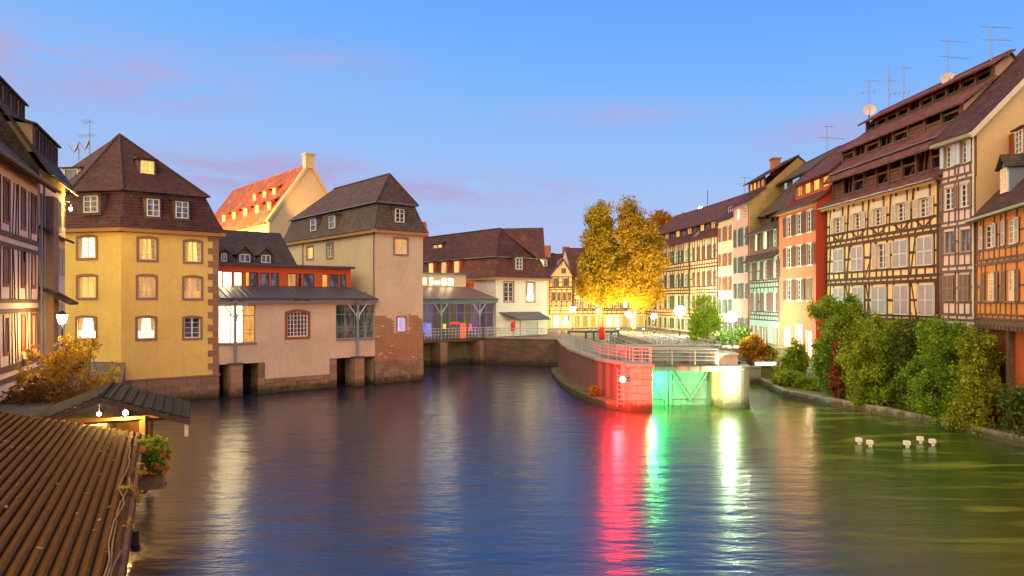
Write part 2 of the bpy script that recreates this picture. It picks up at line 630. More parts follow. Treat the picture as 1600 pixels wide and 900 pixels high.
def ring(m, F, inner, outer, d0, d1):
    n = len(inner)
    fs = []
    vs = [F.pt(p[0], d1, p[1]) for p in inner] + [F.pt(p[0], d1, p[1]) for p in outer] + [F.pt(p[0], d0, p[1]) for p in inner] + [F.pt(p[0], d0, p[1]) for p in outer]
    for i in range(n):
        j = (i + 1) % n
        fs += [(i, n + i, n + j, j), (n + i, 3 * n + i, 3 * n + j, n + j), (i, j, 2 * n + j, 2 * n + i)]
    m.add(vs, fs)

def outline(u0, u1, z0, z1, off, rise):
    pts = [(u0 - off, z0 - off), (u1 + off, z0 - off)]
    if rise:
        for k in range(7):
            t = k / 6
            pts.append((u1 + off - (u1 - u0 + 2 * off) * t, z1 + off - rise * (2 * t - 1) ** 2))
    else:
        pts += [(u1 + off, z1 + off), (u0 - off, z1 + off)]
    return pts

def shutter_mesh(F, u0, u1, z0, z1, d, cols=1):
    m = MB()
    fr = .05
    ring(m, F, outline(u0 + fr, u1 - fr, z0 + fr, z1 - fr, 0, 0), outline(u0 + fr, u1 - fr, z0 + fr, z1 - fr, fr, 0), d, d + .045)
    m.box(F, u0 + fr, u1 - fr, d + .002, d + .041, (z0 + z1) / 2 - .03, (z0 + z1) / 2 + .03)
    n = max(5, int((z1 - z0) / .11))
    P = F.pt
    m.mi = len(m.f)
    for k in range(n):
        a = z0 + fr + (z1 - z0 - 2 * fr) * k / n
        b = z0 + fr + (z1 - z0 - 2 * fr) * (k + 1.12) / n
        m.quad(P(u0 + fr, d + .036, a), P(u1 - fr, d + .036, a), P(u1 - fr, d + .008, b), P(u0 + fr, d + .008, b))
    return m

def window(house, F, r, lit=None, frame=None, arch=0.0, surround=None, sw=.13, shut=None, shutmode='open', cols=2, rows=3, sill=None, depth=.13, shw=None, bars=False):
    u0, u1, z0, z1 = r[:4]
    frame = frame or M_WHITE
    m = MB()
    fr = min(.07, (u1 - u0) * .09)
    inn = outline(u0 + fr, u1 - fr, z0 + fr, z1 - fr, 0, 0)
    ring(m, F, inn, outline(u0, u1, z0, z1, 0, 0), -depth - .03, -depth + .05)
    for k in range(1, cols):
        uc = u0 + (u1 - u0) * k / cols
        h = fr * (.75 if cols == 2 else .35)
        m.box(F, uc - h, uc + h, -depth - .02, -depth + .042, z0 + fr * .9, z1 - fr * .9)
    for k in range(1, rows):
        zc = z0 + (z1 - z0) * k / rows
        m.box(F, u0 + fr * .9, u1 - fr * .9, -depth - .02, -depth + .034, zc - .017, zc + .017)
    w = m.build('window', frame, house)
    MB().quad(F.pt(u0 + .01, -depth, z0 + .01), F.pt(u1 - .01, -depth, z0 + .01), F.pt(u1 - .01, -depth, z1 - .01), F.pt(u0 + .01, -depth, z1 - .01)).build('pane', LITS.get(lit, lit), w)
    if lit in ('W', 'A', 'D', 'H') and u1 - u0 > .55 and cols == 2:
        cw = (u1 - u0) * random.uniform(.16, .34)
        top_ = z1 - .03; bot_ = z0 + (.04 if random.random() < .7 else (z1 - z0) * .35)
        for a_, b_ in ((u0 + .02, u0 + cw), (u1 - cw * random.uniform(.6, 1.1), u1 - .02)):
            m = MB()
            nf = 8
            vs = []
            for i in range(nf + 1):
                uu = a_ + (b_ - a_) * i / nf
                dd_ = -depth + .008 + (.012 if i % 2 else 0)
                pinch = (uu - (a_ if a_ < (u0 + u1) / 2 else b_)) * .25
                vs += [F.pt(uu - pinch, dd_, bot_), F.pt(uu, dd_, top_)]
            m.add(vs, [(2 * i, 2 * i + 2, 2 * i + 3, 2 * i + 1) for i in range(nf)])
            m.build('curtain', M_CURT, w)
    if surround:
        m = MB()
        ring(m, F, outline(u0 - .001, u1 + .001, z0, z1, 0, arch), outline(u0, u1, z0, z1, sw, arch), -.06, .045)
        m.build('surround', surround, w)
    if sill:
        MB().box(F, u0 - .12, u1 + .12, -.1, .1, z0 - .1, z0 - .002).build('sill', sill, w)
    if bars:
        m = MB()
        for k in range(3):
            m.box(F, u0 - .05, u1 + .05, .02, .035, z0 + .12 + k * .14, z0 + .135 + k * .14)
        m.build('guard_rail', M_GUT, w)
    if shut:
        W = shw or (u1 - u0) / 2 + .03
        if shutmode == 'open':
            shutter_mesh(F, u0 - .04 - W, u0 - .04, z0, z1, .07).build('shutter', shut, w)
            shutter_mesh(F, u1 + .04, u1 + .04 + W, z0, z1, .07).build('shutter', shut, w)
        elif shutmode == 'closed':
            uc = (u0 + u1) / 2
            shutter_mesh(F, u0 - .03, uc - .008, z0 - .03, z1 + .03, .062).build('shutter', shut, w)
            shutter_mesh(F, uc + .008, u1 + .03, z0 - .03, z1 + .03, .062).build('shutter', shut, w)
    return w

def beam(house, F, p, q, w, mat, d=.04):
    p, q = Vector(p), Vector(q)
    jt = lambda: Vector((random.uniform(-.025, .025), random.uniform(-.02, .02)))
    p, q = p + jt(), q + jt()
    w *= random.uniform(.8, 1.2)
    t = (q - p).normalized()
    s = Vector((-t.y, t.x)) * (w / 2)
    d += random.uniform(-.004, .004)
    P = F.pt
    pts = [p - s, q - s, q + s, p + s]
    vs = [P(a.x, d, a.y) for a in pts] + [P(a.x, -.03, a.y) for a in pts]
    return MB().add(vs, ((0, 1, 2, 3), (7, 6, 5, 4), (0, 4, 5, 1), (1, 5, 6, 2), (2, 6, 7, 3), (3, 7, 4, 0))).build('beam', mat, house)

def storey(house, F, zb, zt, wins, mat, u0=.0, u1=None, w=.17, under='post', top=False, double=None):
    """half-timbering for one storey: rails, posts beside windows, pieces under the sills"""
    if u1 is None: u1 = F.L
    beam(house, F, (u0, zb), (u1, zb), w, mat, .052)
    if double: beam(house, F, (u0, zb + double), (u1, zb + double), w * .85, mat, .052)
    if top: beam(house, F, (u0, zt), (u1, zt), w, mat, .052)
    lo = zb + (double or 0)
    wins = sorted(wins)
    xs = [u0 + w / 2, u1 - w / 2]
    for x in xs: beam(house, F, (x, zb), (x, zt), w, mat, .04)
    if double:
        n = max(3, int((u1 - u0) / .75))
        for k in range(1, n):
            x = u0 + (u1 - u0) * k / n
            beam(house, F, (x, zb), (x, zb + double), w * .7, mat, .034)
    zs = min([r[2] for r in wins]) if wins else (lo + zt) / 2
    zh = max([r[3] for r in wins]) if wins else zt
    cur = u0
    for r in wins + [(u1, u1, 0, 0)]:
        a, b = cur, r[0] - .1
        if b - a > .25:
            beam(house, F, (a, zs - .09), (b, zs - .09), w * .8, mat, .046)
            zm = (zs + zh) / 2
            beam(house, F, (a, zm), (b, zm), w * .75, mat, .036)
            if b - a > .9:
                x = (a + b) / 2
                beam(house, F, (x - .12, lo), (x + .12, zt), w * .8, mat, .03)
        cur = r[1] + .1
    for r in wins:
        a, b = r[0] - .1, r[1] + .1
        beam(house, F, (a, lo), (a, zt), w * .8, mat, .04)
        beam(house, F, (b, lo), (b, zt), w * .8, mat, .04)
        beam(house, F, (a, r[2] - .09), (b, r[2] - .09), w * .8, mat, .05)
        c = (a + b) / 2
        h = r[2] - .09
        if h - lo > .25:
            if under == 'V':
                beam(house, F, (c, lo), (a - .35, h), w * .65, mat, .028)
                beam(house, F, (c, lo), (b + .35, h), w * .65, mat, .024)
                beam(house, F, (c, lo), (c, h), w * .6, mat, .032)
            elif under == 'X':
                beam(house, F, (a, lo), (b, h), w * .65, mat, .028)
                beam(house, F, (b, lo), (a, h), w * .65, mat, .022)
            else:
                beam(house, F, (c, lo), (c, h), w * .7, mat, .03)

def strip(house, F, p, q, u0, u1, mat, thick=.12, name='roof', ext=0):
    """sloping roof plane from (d, z)=p (eave) to q"""
    P = F.pt
    return MB().slab([P(u0 - ext, p[0], p[1]), P(u1 + ext, p[0], p[1]), P(u1 + ext, q[0], q[1]), P(u0 - ext, q[0], q[1])], thick).build(name, mat, house)

def endwall(house, F, u, prof, mat, name='gable_wall'):
    return MB().poly([F.pt(u, d, z) for d, z in prof]).build(name, mat, house)

def gutter(house, F, u0, u1, d, z, mat=None):
    return MB().tube([F.pt(u0, d, z), F.pt(u1, d, z)], .07, 6).build('gutter', mat or M_GUT, house)
def downpipe(house, F, u, d, z0, z1, mat=None):
    return MB().tube([F.pt(u, d, z0), F.pt(u, d, z1)], .05, 6).build('downpipe', mat or M_GUT, house)

def dormer(house, F, u, w, d, z0, z1, back, mat_side, mat_roof, lit=None, kind='shed', cols=2, rows=3, frame=None, rise=.5):
    """box dormer whose front stands at outward offset d, reaching `back` metres into the roof"""
    P = F.pt
    u0, u1 = u - w / 2, u + w / 2
    m = MB()
    m.hexa([P(u0, d, z0), P(u1, d, z0), P(u1, d - back, z0), P(u0, d - back, z0), P(u0, d, z1), P(u1, d, z1), P(u1, d - back, z1), P(u0, d - back, z1)])
    o = m.build('dormer', mat_side, house)
    ov = .14
    if kind == 'shed':
        MB().slab([P(u0 - ov, d + .22, z1 + .02), P(u1 + ov, d + .22, z1 + .02), P(u1 + ov, d - back - .2, z1 + .02 + rise), P(u0 - ov, d - back - .2, z1 + .02 + rise)], .1).build('dormer_roof', mat_roof, o)
    else:
        c = u
        zr = z1 + w * .55
        a = MB().slab([P(u0 - ov, d + .25, z1 - .1), P(c, d + .25, zr), P(c, d - back - .6, zr), P(u0 - ov, d - back - .6, z1 - .1)], .08)
        a.slab([P(u1 + ov, d + .25, z1 - .1), P(c, d + .25, zr), P(c, d - back - .6, zr), P(u1 + ov, d - back - .6, z1 - .1)], .08)
        a.build('dormer_roof', mat_roof, o)
        MB().add([P(u0, d + .004, z1), P(u1, d + .004, z1), P(c, d + .004, zr - .1), P(u0, d - .1, z1), P(u1, d - .1, z1), P(c, d - .1, zr - .1)], ((0, 1, 2), (3, 5, 4), (0, 3, 4, 1), (1, 4, 5, 2), (2, 5, 3, 0))).build('dormer_gable', mat_side, o)
    F2 = F.shift(d + .09)
    r = (u0 + w * .12, u1 - w * .12, z0 + (z1 - z0) * .12, z1 - (z1 - z0) * .08)
    mm = MB()
    fr = .06
    ring(mm, F2, outline(r[0] + fr, r[1] - fr, r[2] + fr, r[3] - fr, 0, 0), outline(r[0], r[1], r[2], r[3], 0, 0), -.1, 0)
    for k in range(1, cols):
        uc = r[0] + (r[1] - r[0]) * k / cols
        mm.box(F2, uc - .035, uc + .035, -.09, -.008, r[2] + .05, r[3] - .05)
    for k in range(1, rows):
        zc = r[2] + (r[3] - r[2]) * k / rows
        mm.box(F2, r[0] + .05, r[1] - .05, -.09, -.014, zc - .018, zc + .018)
    mm.build('window', frame or M_WHITE, o)
    MB().quad(F2.pt(r[0] + .02, -.06, r[2] + .02), F2.pt(r[1] - .02, -.06, r[2] + .02), F2.pt(r[1] - .02, -.06, r[3] - .02), F2.pt(r[0] + .02, -.06, r[3] - .02)).build('pane', LITS.get(lit, lit), o)
    return o

def stones(house, F, u0, u1, z0, z1, ch, ln, mat, d=.05, name='stone', back=-.25):
    """courses of separate blocks with open joints, each a part"""
    z = z0
    row = 0
    while z < z1 - .02:
        h = min(ch * random.uniform(.85, 1.15), z1 - z)
        if z1 - (z + h) < ch * .35: h = z1 - z
        u = u0
        first = ln * random.uniform(.4, .8) if row % 2 else ln
        while u < u1 - .01:
            w = first if u == u0 else ln * random.uniform(.7, 1.35)
            if u1 - (u + w) < ln * .35: w = u1 - u
            dd = d + random.uniform(-.02, .02)
            g = .012
            j = lambda: random.uniform(-.008, .008)
            P = F.pt
            MB().hexa([P(u + g + j(), dd, z + g + j()), P(u + w - g + j(), dd, z + g + j()), P(u + w - g, back, z + g), P(u + g, back, z + g),
                       P(u + g + j(), dd, z + h - g + j()), P(u + w - g + j(), dd, z + h - g + j()), P(u + w - g, back, z + h - g), P(u + g, back, z + h - g)]).build(name, mat, house)
            u += w
        z += h
        row += 1

# ------------------------------------------------------------------ setting: ground, river, banks
E = Vector((.766, .643)); Bk = Vector((-.643, .766))       # axes of the old mill and ice-house block on the left
L0 = Vector((-26.1, 47.0))
def LE(t, s=0.0):
    p = L0 + E * t + Bk * s
    return (p.x, p.y)

GZ = 2.9
hole = [(26.9, -60), (24.6, 28), (26.9, 40), (27.0, 61.0), (15.7, 61.0), (15.7, 47.2), (13.45, 47.2), (13.45, 86), (9.0, 86), (9.0, 45.6), (8.0, 45.7), (6.1, 50), (5.0, 59.5), (4.8, 67), (5.0, 75.2),
        (-3.0, 78.6), (-1.9, 81), (-6.5, 93), (-20, 86), (-18.2, 74.5), LE(23.7, .3), LE(19.05, .3), LE(19.05, 5), LE(6.3, 5), LE(6.3, .3), LE(-.1, .3), (-22.5, 40), (-15.6, 27), (-8.4, 11.5), (-7.0, -60)]
outer = [(-2500, -2500), (2500, -2500), (2500, 2500), (-2500, 2500)]
allp = [Vector((x, y, GZ)) for x, y in outer] + [Vector((x, y, GZ)) for x, y in hole]
tris = tessellate_polygon([[Vector((x, y, 0)) for x, y in outer], [Vector((x, y, 0)) for x, y in reversed(hole)]])
allr = [(x, y, GZ) for x, y in outer] + [(x, y, GZ) for x, y in reversed(hole)]
fs = []
for t_ in tris:
    a, b, c = [Vector(allr[i]) for i in t_]
    fs.append(tuple(t_) if (b - a).cross(c - a).z > 0 else tuple(reversed(t_)))
gm = MB(); gm.add(allr, fs)
M_GROUND = masonry('cobbled_ground', (.16, .14, .12), (.11, .10, .09), .3, .2)
tag(gm.build('ground', M_GROUND), kind='structure')
wm = MB(); wm.quad((-60, -60, 0), (60, -60, 0), (60, 100, 0), (-60, 100, 0))
tag(wm.build('river', watermat()), kind='structure')
M_LOCKW = paint('lock_basin_water', (.012, .018, .014), .3)
lw = MB(); lw.quad((9.0, 48.2, .9), (13.45, 48.2, .9), (13.45, 86, .9), (9.0, 86, .9))
tag(lw.build('lock_basin_water', M_LOCKW), kind='structure')

M_QUAY = masonry('quay_masonry', (.20, .13, .10), (.14, .085, .07), .7, .3)
M_QUAYL = masonry('pale_quay_masonry', (.34, .32, .26), (.26, .25, .20), .8, .35)
def quay(name, pts, z0, z1, thick, mat, label, cat='wall', coping=None, side=-1):
    root = thing(name, (pts[0][0], pts[0][1], z0), label, cat)
    m = MB()
    for (x0, y0), (x1, y1) in zip(pts[:-1], pts[1:]):
        f = Fac((x0, y0), (x1, y1))
        m.box(f, 0, f.L, -thick, 0, z0, z1)
    m.build('masonry', mat, root)
    if coping:
        for (x0, y0), (x1, y1) in zip(pts[:-1], pts[1:]):
            f = Fac((x0, y0), (x1, y1))
            n = max(1, int(f.L / 1.2))
            for k in range(n):
                MB().box(f, f.L * k / n + .008, f.L * (k + 1) / n - .008, -thick - .05, .08, z1, z1 + .14 + random.uniform(0, .01)).build('coping_stone', coping, root)
    return root
M_CAP = stone('pale_coping_stone', (.36, .32, .27), .5)
quay('river_wall', [(-3.0, 78.6), (5.0, 75.2)], -.8, 2.85, .5, M_QUAY, 'dark stone river wall curving below the white gabled house and its canopy', coping=M_CAP)
PEN = [(5.0, 75.2), (4.8, 67), (5.0, 59.5), (6.1, 50), (7.3, 46.6), (8.0, 45.7)]
pw = thing('sheet_pile_wall', (4.8, 67, 0), 'long reddish sheet-pile wall of the lock island sweeping towards the red light', 'wall')
M_PILE = paint('rusty_sheet_pile', (.17, .085, .07), .75)
mm = MB()
# corrugated piling following the curve
path = []
for (a, b) in zip(PEN[:-1], PEN[1:]):
    f = Fac(a, b)
    n = max(2, int(f.L / .3))
    for k in range(n):
        path.append(f.pt(f.L * k / n, .10 if k % 4 < 2 else -.03, 0))
path.append((8.0, 45.7, 0))
for a, b in zip(path[:-1], path[1:]):
    mm.quad((a[0], a[1], -.8), (b[0], b[1], -.8), (b[0], b[1], 2.75), (a[0], a[1], 2.75))
mm.build('piling', M_PILE, pw)
for a, b in zip(PEN[:-1], PEN[1:]):
    f = Fac(a, b)
    n = max(1, int(f.L / 1.6))
    for k in range(n):
        MB().box(f, f.L * k / n + .006, f.L * (k + 1) / n - .006, -.55, .16, 2.752, 2.93 + random.uniform(0, .008)).build('coping_stone', M_CAP, pw)
LEDGE = [(3.9, 70), (3.75, 66), (3.9, 59), (4.5, 53), (5.3, 48.7), (6.2, 46.0), (7.5, 44.7), (8.9, 44.7), (9.0, 45.6), (8.0, 45.9), (6.3, 50), (5.2, 59.5), (5.0, 67), (5.0, 70)]
lm = MB(); lm.slab([(x, y, .38) for x, y in LEDGE], 1.2)
led = tag(lm.build('footing_ledge', stone('mossy_footing', (.20, .16, .10), .2)), 'low mossy stone ledge skirting the foot of the lock island wall', 'ledge')

# low bank under the right-hand houses
BANK = [(24.6, 20), (24.45, 33.5), (23.6, 40.5), (21.6, 46), (19.75, 51.2), (20.9, 59.3), (27.2, 59.3), (27.2, 20)]
t = NT('bank_earth')
v = t.coords('Object'); a = t.noise(v, 1.5, 6, .7); f_ = t.noise(v, 8, 5, .7)
t.l(t.mix(t.rng(a, .35, .65, 0, 1), (.10, .09, .05), (.13, .17, .05)), t.b.inputs['Base Color']); t.b.inputs['Roughness'].default_value = .95
t.bump(f_, .8, .06)
bm_ = MB(); bm_.slab([(x, y, .42) for x, y in BANK], 1.2)
tag(bm_.build('river_bank', t.m), kind='structure')
kb = thing('bank_kerb', (23.6, 40.5, 0), 'low stone kerb edging the planted bank below the right-hand houses', 'kerb')
for a, b in zip(BANK[1:5], BANK[2:6]):
    f = Fac(b, a)
    n = max(2, int(f.L / 1.1))
    for k in range(n):
        MB().box(f, f.L * k / n + .01, f.L * (k + 1) / n - .01, -.28, .05, -.4, .5 + random.uniform(-.03, .03)).build('kerb_stone', M_CAP, kb)
quay('garden_wall', [(20.95, 59.25), (15.72, 59.25)][::-1], -.6, 1.35, .4, M_QUAYL, 'pale low garden wall lit green at the end of the side channel', coping=M_CAP)
bd = MB(); bd.slab([(15.71, 59.4, 1.38), (27.0, 59.4, 1.38), (27.0, 60.97, 1.38), (15.71, 60.97, 1.38)], 1.8)
tag(bd.build('planting_bed', t.m), kind='structure')
quay('bed_wall', [(15.72, 60.98), (24.7, 60.98)], 1.2, 2.88, .3, M_QUAYL, 'pale retaining wall behind the planting bed below the turquoise house')
quay('lock_chamber_wall', [(9.0, 48), (9.0, 86)], -.6, 2.87, .3, M_QUAYL, 'left inner wall of the lock basin behind the gate')
quay('lock_chamber_wall', [(13.45, 86), (13.45, 48)], -.6, 2.87, .3, M_QUAYL, 'right inner wall of the lock basin behind the gate')
quay('lock_chamber_wall', [(9.0, 86), (13.45, 86)], -.6, 2.87, .3, M_QUAYL, 'far end wall of the lock basin towards the square')
quay('lock_side_wall', [(15.72, 61.0), (15.72, 47.2)][::-1], -.6, 2.86, .4, M_QUAYL, 'pale side wall of the lock facing the side channel')
quay('mill_race_wall', [(-20, 86), (-6.5, 93)], -.6, 2.88, .4, M_QUAY, 'dark stone wall at the far end of the water under the far gallery')
quay('terrace_river_wall', [(-8.4, 11.5), (-15.6, 27), (-22.5, 40), LE(-.1, .3)][::-1], -.6, 2.88, .4, M_QUAY, 'dark river wall under the tiled terrace roof on the left')

# ------------------------------------------------------------------ left: yellow building at the water
P_YEL = plaster('yellow_ochre_plaster', (.80, .59, .17), .32)
def hipring(E_, inset, z):
    """inset polygon E_ (list of 2-D points, counter-clockwise) by `inset`"""
    n = len(E_)
    out = []
    for i in range(n):
        p0, p1, p2 = Vector(E_[i - 1]), Vector(E_[i]), Vector(E_[(i + 1) % n])
        a = (p1 - p0).normalized(); b = (p2 - p1).normalized()
        na, nb = Vector((-a.y, a.x)), Vector((-b.y, b.x))
        k = inset / (1 + na.dot(nb))
        q = p1 + (na + nb) * k
        out.append((q.x, q.y, z))
    return out

b1 = thing('corner_house', (-26.1, 47, 0), 'yellow plastered corner house with plum mansard roof rising from the river on the left', 'house')
cA, cB, cC = (-30.6, 47.9), LE(0), LE(6.27)
cD, cE = LE(6.27, 18), (-44, 60)
FA, FB = Fac(cA, cB), Fac(cB, cC)
EAVE = 11.95
rA = [FA.rect(122, 370, 150, 403), FA.rect(122, 431, 150, 465), FA.rect(121, 496, 149, 529)]
rB = [FB.rect(217, 372, 244, 406), FB.rect(216, 431, 243, 465), FB.rect(215, 496, 242, 529),
      FB.rect(289, 377, 314, 409), FB.rect(288, 433, 314, 466), FB.rect(288, 496, 313, 528)]
wall(b1, FA, -.5, EAVE, rA, P_YEL)
wall(b1, FB, -.5, EAVE, rB, P_YEL)
FR = Fac(cC, cD)
wall(b1, FR, -.5, EAVE, [], P_YEL)
wall(b1, Fac(cE, cA), -.5, EAVE, [], P_YEL)
for F, r, l in [(FA, rA[0], 'W'), (FA, rA[1], 'A'), (FA, rA[2], 'H'), (FB, rB[0], 'A'), (FB, rB[1], 'D'), (FB, rB[2], 'W'), (FB, rB[3], 'A'), (FB, rB[4], 'D'), (FB, rB[5], None)]:
    window(b1, F, r, l, arch=.1, surround=M_SAND, sw=.15, rows=4, bars=(F is FB and r in rB[:2]))
# quoins
z = 1.6; k = 0
while z < EAVE - .15:
    h = .46
    wd = .72 if k % 2 else .38
    MB().box(FB, 6.27 - wd, 6.31, -.35, .035 + .004 * (k % 3), z + .01, z + h - .01).build('quoin', M_SAND, b1)
    z += h; k += 1
stones(b1, FB, -.02, 6.33, -.4, 1.6, .5, 1.05, M_BLOCK, .09)
stones(b1, FA, 0, FA.L, -.4, 1.6, .5, 1.05, M_BLOCK, .08)
MB().box(FB, -.05, 6.4, -.1, .14, 1.602, 1.7).build('plinth_cap', M_SAND, b1)
foot = [cA, cB, cC, cD, cE]
e0 = hipring(foot, -.42, EAVE - .05)
e05 = hipring(foot, -.02, EAVE + .75)
e1 = hipring(foot, .72, 14.6)
e15 = hipring(foot, .55, 14.55)
apex = (-28.75, 51.6, 19.2)
apx2 = (apex[0] - .643 * 13, apex[1] + .766 * 13, 19.2)
for i in range(5):
    j = (i + 1) % 5
    MB().quad(e0[i], e0[j], e05[j], e05[i]).quad(e05[i], e05[j], e1[j], e1[i]).build('roof', T_PURP, b1)
    f = Fac(e0[i][:2], e0[j][:2])
    MB().box(f, .0, f.L, -.36, -.05, EAVE - .32, EAVE - .053).build('cornice', paint('orange_brown_cornice', (.40, .20, .08), .7), b1)
    f2 = Fac(e1[i][:2], e1[j][:2])
    MB().box(f2, -.02, f2.L + .02, -.02, .1, 14.5, 14.59).build('roof_flashing', M_GUT, b1)
ov = hipring(foot, .45, 14.52)
for (i, j, tops) in [(0, 1, [apex]), (1, 2, [apex]), (2, 3, [apx2, apex]), (3, 4, [apx2]), (4, 0, [apex, apx2])]:
    MB().poly([ov[i], ov[j]] + tops).build('roof', T_PURP, b1)
for p in (ov[0], ov[1], ov[2], apx2):
    MB().tube([p, apex], .09, 6).build('hip_tiles', T_PURP, b1)
def mansard_dormer(px0, py0, px1, py1, F, lit, d=.1):
    Fm = F.shift(d)
    u0, u1, z0, z1 = Fm.rect(px0, py0, px1, py1)
    w = (u1 - u0) * 1.3
    dormer(b1, Fm, (u0 + u1) / 2, w, 0, z0 - .1, z1 + .12, 1.1, M_BEAM2, T_PURP, lit, 'shed', 2, 3, rise=.25)
mansard_dormer(132, 306, 154, 334, FA, None)
mansard_dormer(229, 311, 249, 340, FB, 'B')
mansard_dormer(274, 315, 294, 343, FB, 'B')
Fu = FB.shift(-2.0)
u0, u1, z0, z1 = Fu.rect(220, 252, 240, 279)
dormer(b1, Fu, (u0 + u1) / 2, 1.15, 0, z0, z1 + .15, 1.8, M_BEAM2, T_PURP, 'A', 'shed', 2, 3, rise=.25)
Fl = FA.shift(-3.0)
dormer(b1, Fl, Fl.u(112), 1.5, 0, 15.3, 16.7, 2.2, plaster('white_plaster', (.66, .6, .52)), T_PURP, None, 'shed', 1, 1, rise=.3)

# ------------------------------------------------------------------ gallery building between the yellow house and the tower
M_PEACH = plaster('peach_plaster', (.62, .49, .33), .4)
M_TOWER = plaster('warm_beige_plaster', (.58, .47, .31), .35)
M_ORANGE = paint('orange_red_panel', (.52, .10, .02), .6)
M_ZINC = paint('standing_seam_zinc', (.105, .10, .125), .45, .3)
g1 = thing('gallery_building', (*LE(12.5), 0), 'peach gallery with steel columns and zinc roof bridging the water between yellow house and tower', 'building')
FG = Fac(LE(6.29), LE(19.02))
op1 = FG.rect(341, 477, 400, 536); op2 = FG.rect(525, 477, 588, 533)
op1 = (.02, op1[1], op1[2], op1[3]); op2 = (op2[0], 12.70, op1[2], op1[3])
wn_ = FG.rect(449, 487, 481, 526)
zb = 2.35
uL, uR = FG.u(403), FG.u(526)
wall(g1, FG, zb, 6.85, [op1, op2, wn_], M_PEACH, 0, FG.L, depth=.3)
uM0, uM1 = FG.u(414), FG.u(515)
wall(g1, FG, 1.1, zb, [], M_PEACH, uM0, uM1)
stones(g1, FG, uM0, uM1, -.4, 1.1, .38, .9, M_BLOCK, .05)
stones(g1, FG, uL, uM0, -.4, zb, .55, .6, M_BLOCK, .03, back=-1.5)
stones(g1, FG, uM1, uR, -.4, zb, .55, .6, M_BLOCK, .03, back=-1.5)
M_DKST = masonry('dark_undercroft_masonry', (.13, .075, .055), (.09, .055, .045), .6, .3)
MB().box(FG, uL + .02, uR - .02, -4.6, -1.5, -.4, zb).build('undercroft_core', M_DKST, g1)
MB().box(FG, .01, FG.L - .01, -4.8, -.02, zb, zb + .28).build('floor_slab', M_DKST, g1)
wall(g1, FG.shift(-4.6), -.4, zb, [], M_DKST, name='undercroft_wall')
# glazed openings: a warm room on the left, a dark one on the right
MB().box(FG, op1[0] + .0, op1[1] + .6, -4.0, -3.9, op1[2] - .3, 6.8).build('room_back_wall', plaster('cream_room_wall', (.8, .68, .45)), g1)
def glazing(parent, F, r, pane, n, d=-.25):
    m = MB()
    ring(m, F, outline(r[0] + .06, r[1] - .06, r[2] + .06, r[3] - .06, 0, 0), outline(r[0], r[1], r[2], r[3], 0, 0), d - .05, d + .05)
    for k in range(1, n):
        uc = r[0] + (r[1] - r[0]) * k / n
        m.box(F, uc - .035, uc + .035, d - .045, d + .045, r[2] + .05, r[3] - .05)
    zt = r[2] + (r[3] - r[2]) * .72
    m.box(F, r[0] + .05, r[1] - .05, d - .04, d + .04, zt - .03, zt + .03)
    o = m.build('glazed_screen', M_STEEL, parent)
    w = (r[1] - r[0]) / n
    for k in range(n):
        MB().quad(F.pt(r[0] + w * k + .04, d, r[2] + .05), F.pt(r[0] + w * (k + 1) - .04, d, r[2] + .05), F.pt(r[0] + w * (k + 1) - .04, d, r[3] - .05), F.pt(r[0] + w * k + .04, d, r[3] - .05)).build('pane', pane[k % len(pane)], o)
    return o
glazing(g1, FG, op1, [M_LITW, emit('dazzling_room', (1, .76, .4), 7, .3), M_LITD], 3)
glazing(g1, FG, op2, [glass_dark('green_dark_glass', (.02, .045, .04)), glass_dark('grey_glass', (.06, .07, .06))], 4)
for r in (op1, op2):
    gl = MB()
    for k in range(2):
        gl.box(FG, r[0] + .05, r[1] - .05, .0, .03, r[2] + .95 - k * .3, r[2] + .985 - k * .3)
    gl.build('guard_rail', M_STEEL, g1)
    MB().box(FG, r[0] - .02, r[1] + .05, -.28, .09, r[2] - .12, r[2] - .004).build('ledge', M_GUT, g1)
window(g1, FG, wn_, None, arch=.22, surround=stone('red_brick_surround', (.32, .11, .055), .3), sw=.2, cols=6, rows=6)
# fascia beam with dark bolt plates, columns with forked heads
MB().box(FG, .01, FG.L + .1, -.1, .42, 6.86, 7.22).build('fascia_beam', paint('blue_grey_fascia', (.16, .19, .21), .5), g1)
for px in (356, 360, 371, 376, 458, 462, 474, 478, 550, 554, 562, 567):
    u = FG.u(px)
    MB().box(FG, u - .07, u + .07, .42, .445, 6.98, 7.1).build('bolt_plate', M_SLATE, g1)
def forked_column(parent, F, u, d, z0, z1):
    m = MB(); P = F.pt
    m.box(F, u - .09, u + .09, d - .09, d + .09, z0, z1)
    o = m.build('column', M_STEEL, parent)
    for s in (-1, 1):
        MB().tube([P(u + s * .05, d, z1 - 1.15), P(u + s * .85, d, z1 - .08)], .05, 6).build('fork_brace', M_SHUT_W, o)
        MB().tube([P(u + s * .12, d + .1, z1 - 1.35), P(u + s * .12, d + .1, z1 - .75)], .03, 5).build('fork_strut', M_SHUT_W, o)
    return o
M_PIER = stone('pier_block', (.36, .22, .14), .5)
for px in (366, 557):
    u = FG.u(px)
    forked_column(g1, FG, u, .2, zb + .05, 6.85)
    zz = -.4
    while zz < 2.3:
        h = .45
        MB().box(FG, u - .43, u + .43, -1.2, .55 + random.uniform(-.015, .015), zz + .008, zz + h - .008).build('pier_stone', M_PIER, g1)
        zz += h
    MB().box(FG, u - .5, u + .5, -1.25, .6, zz, zz + .14).build('pier_cap', M_SLATE, g1)
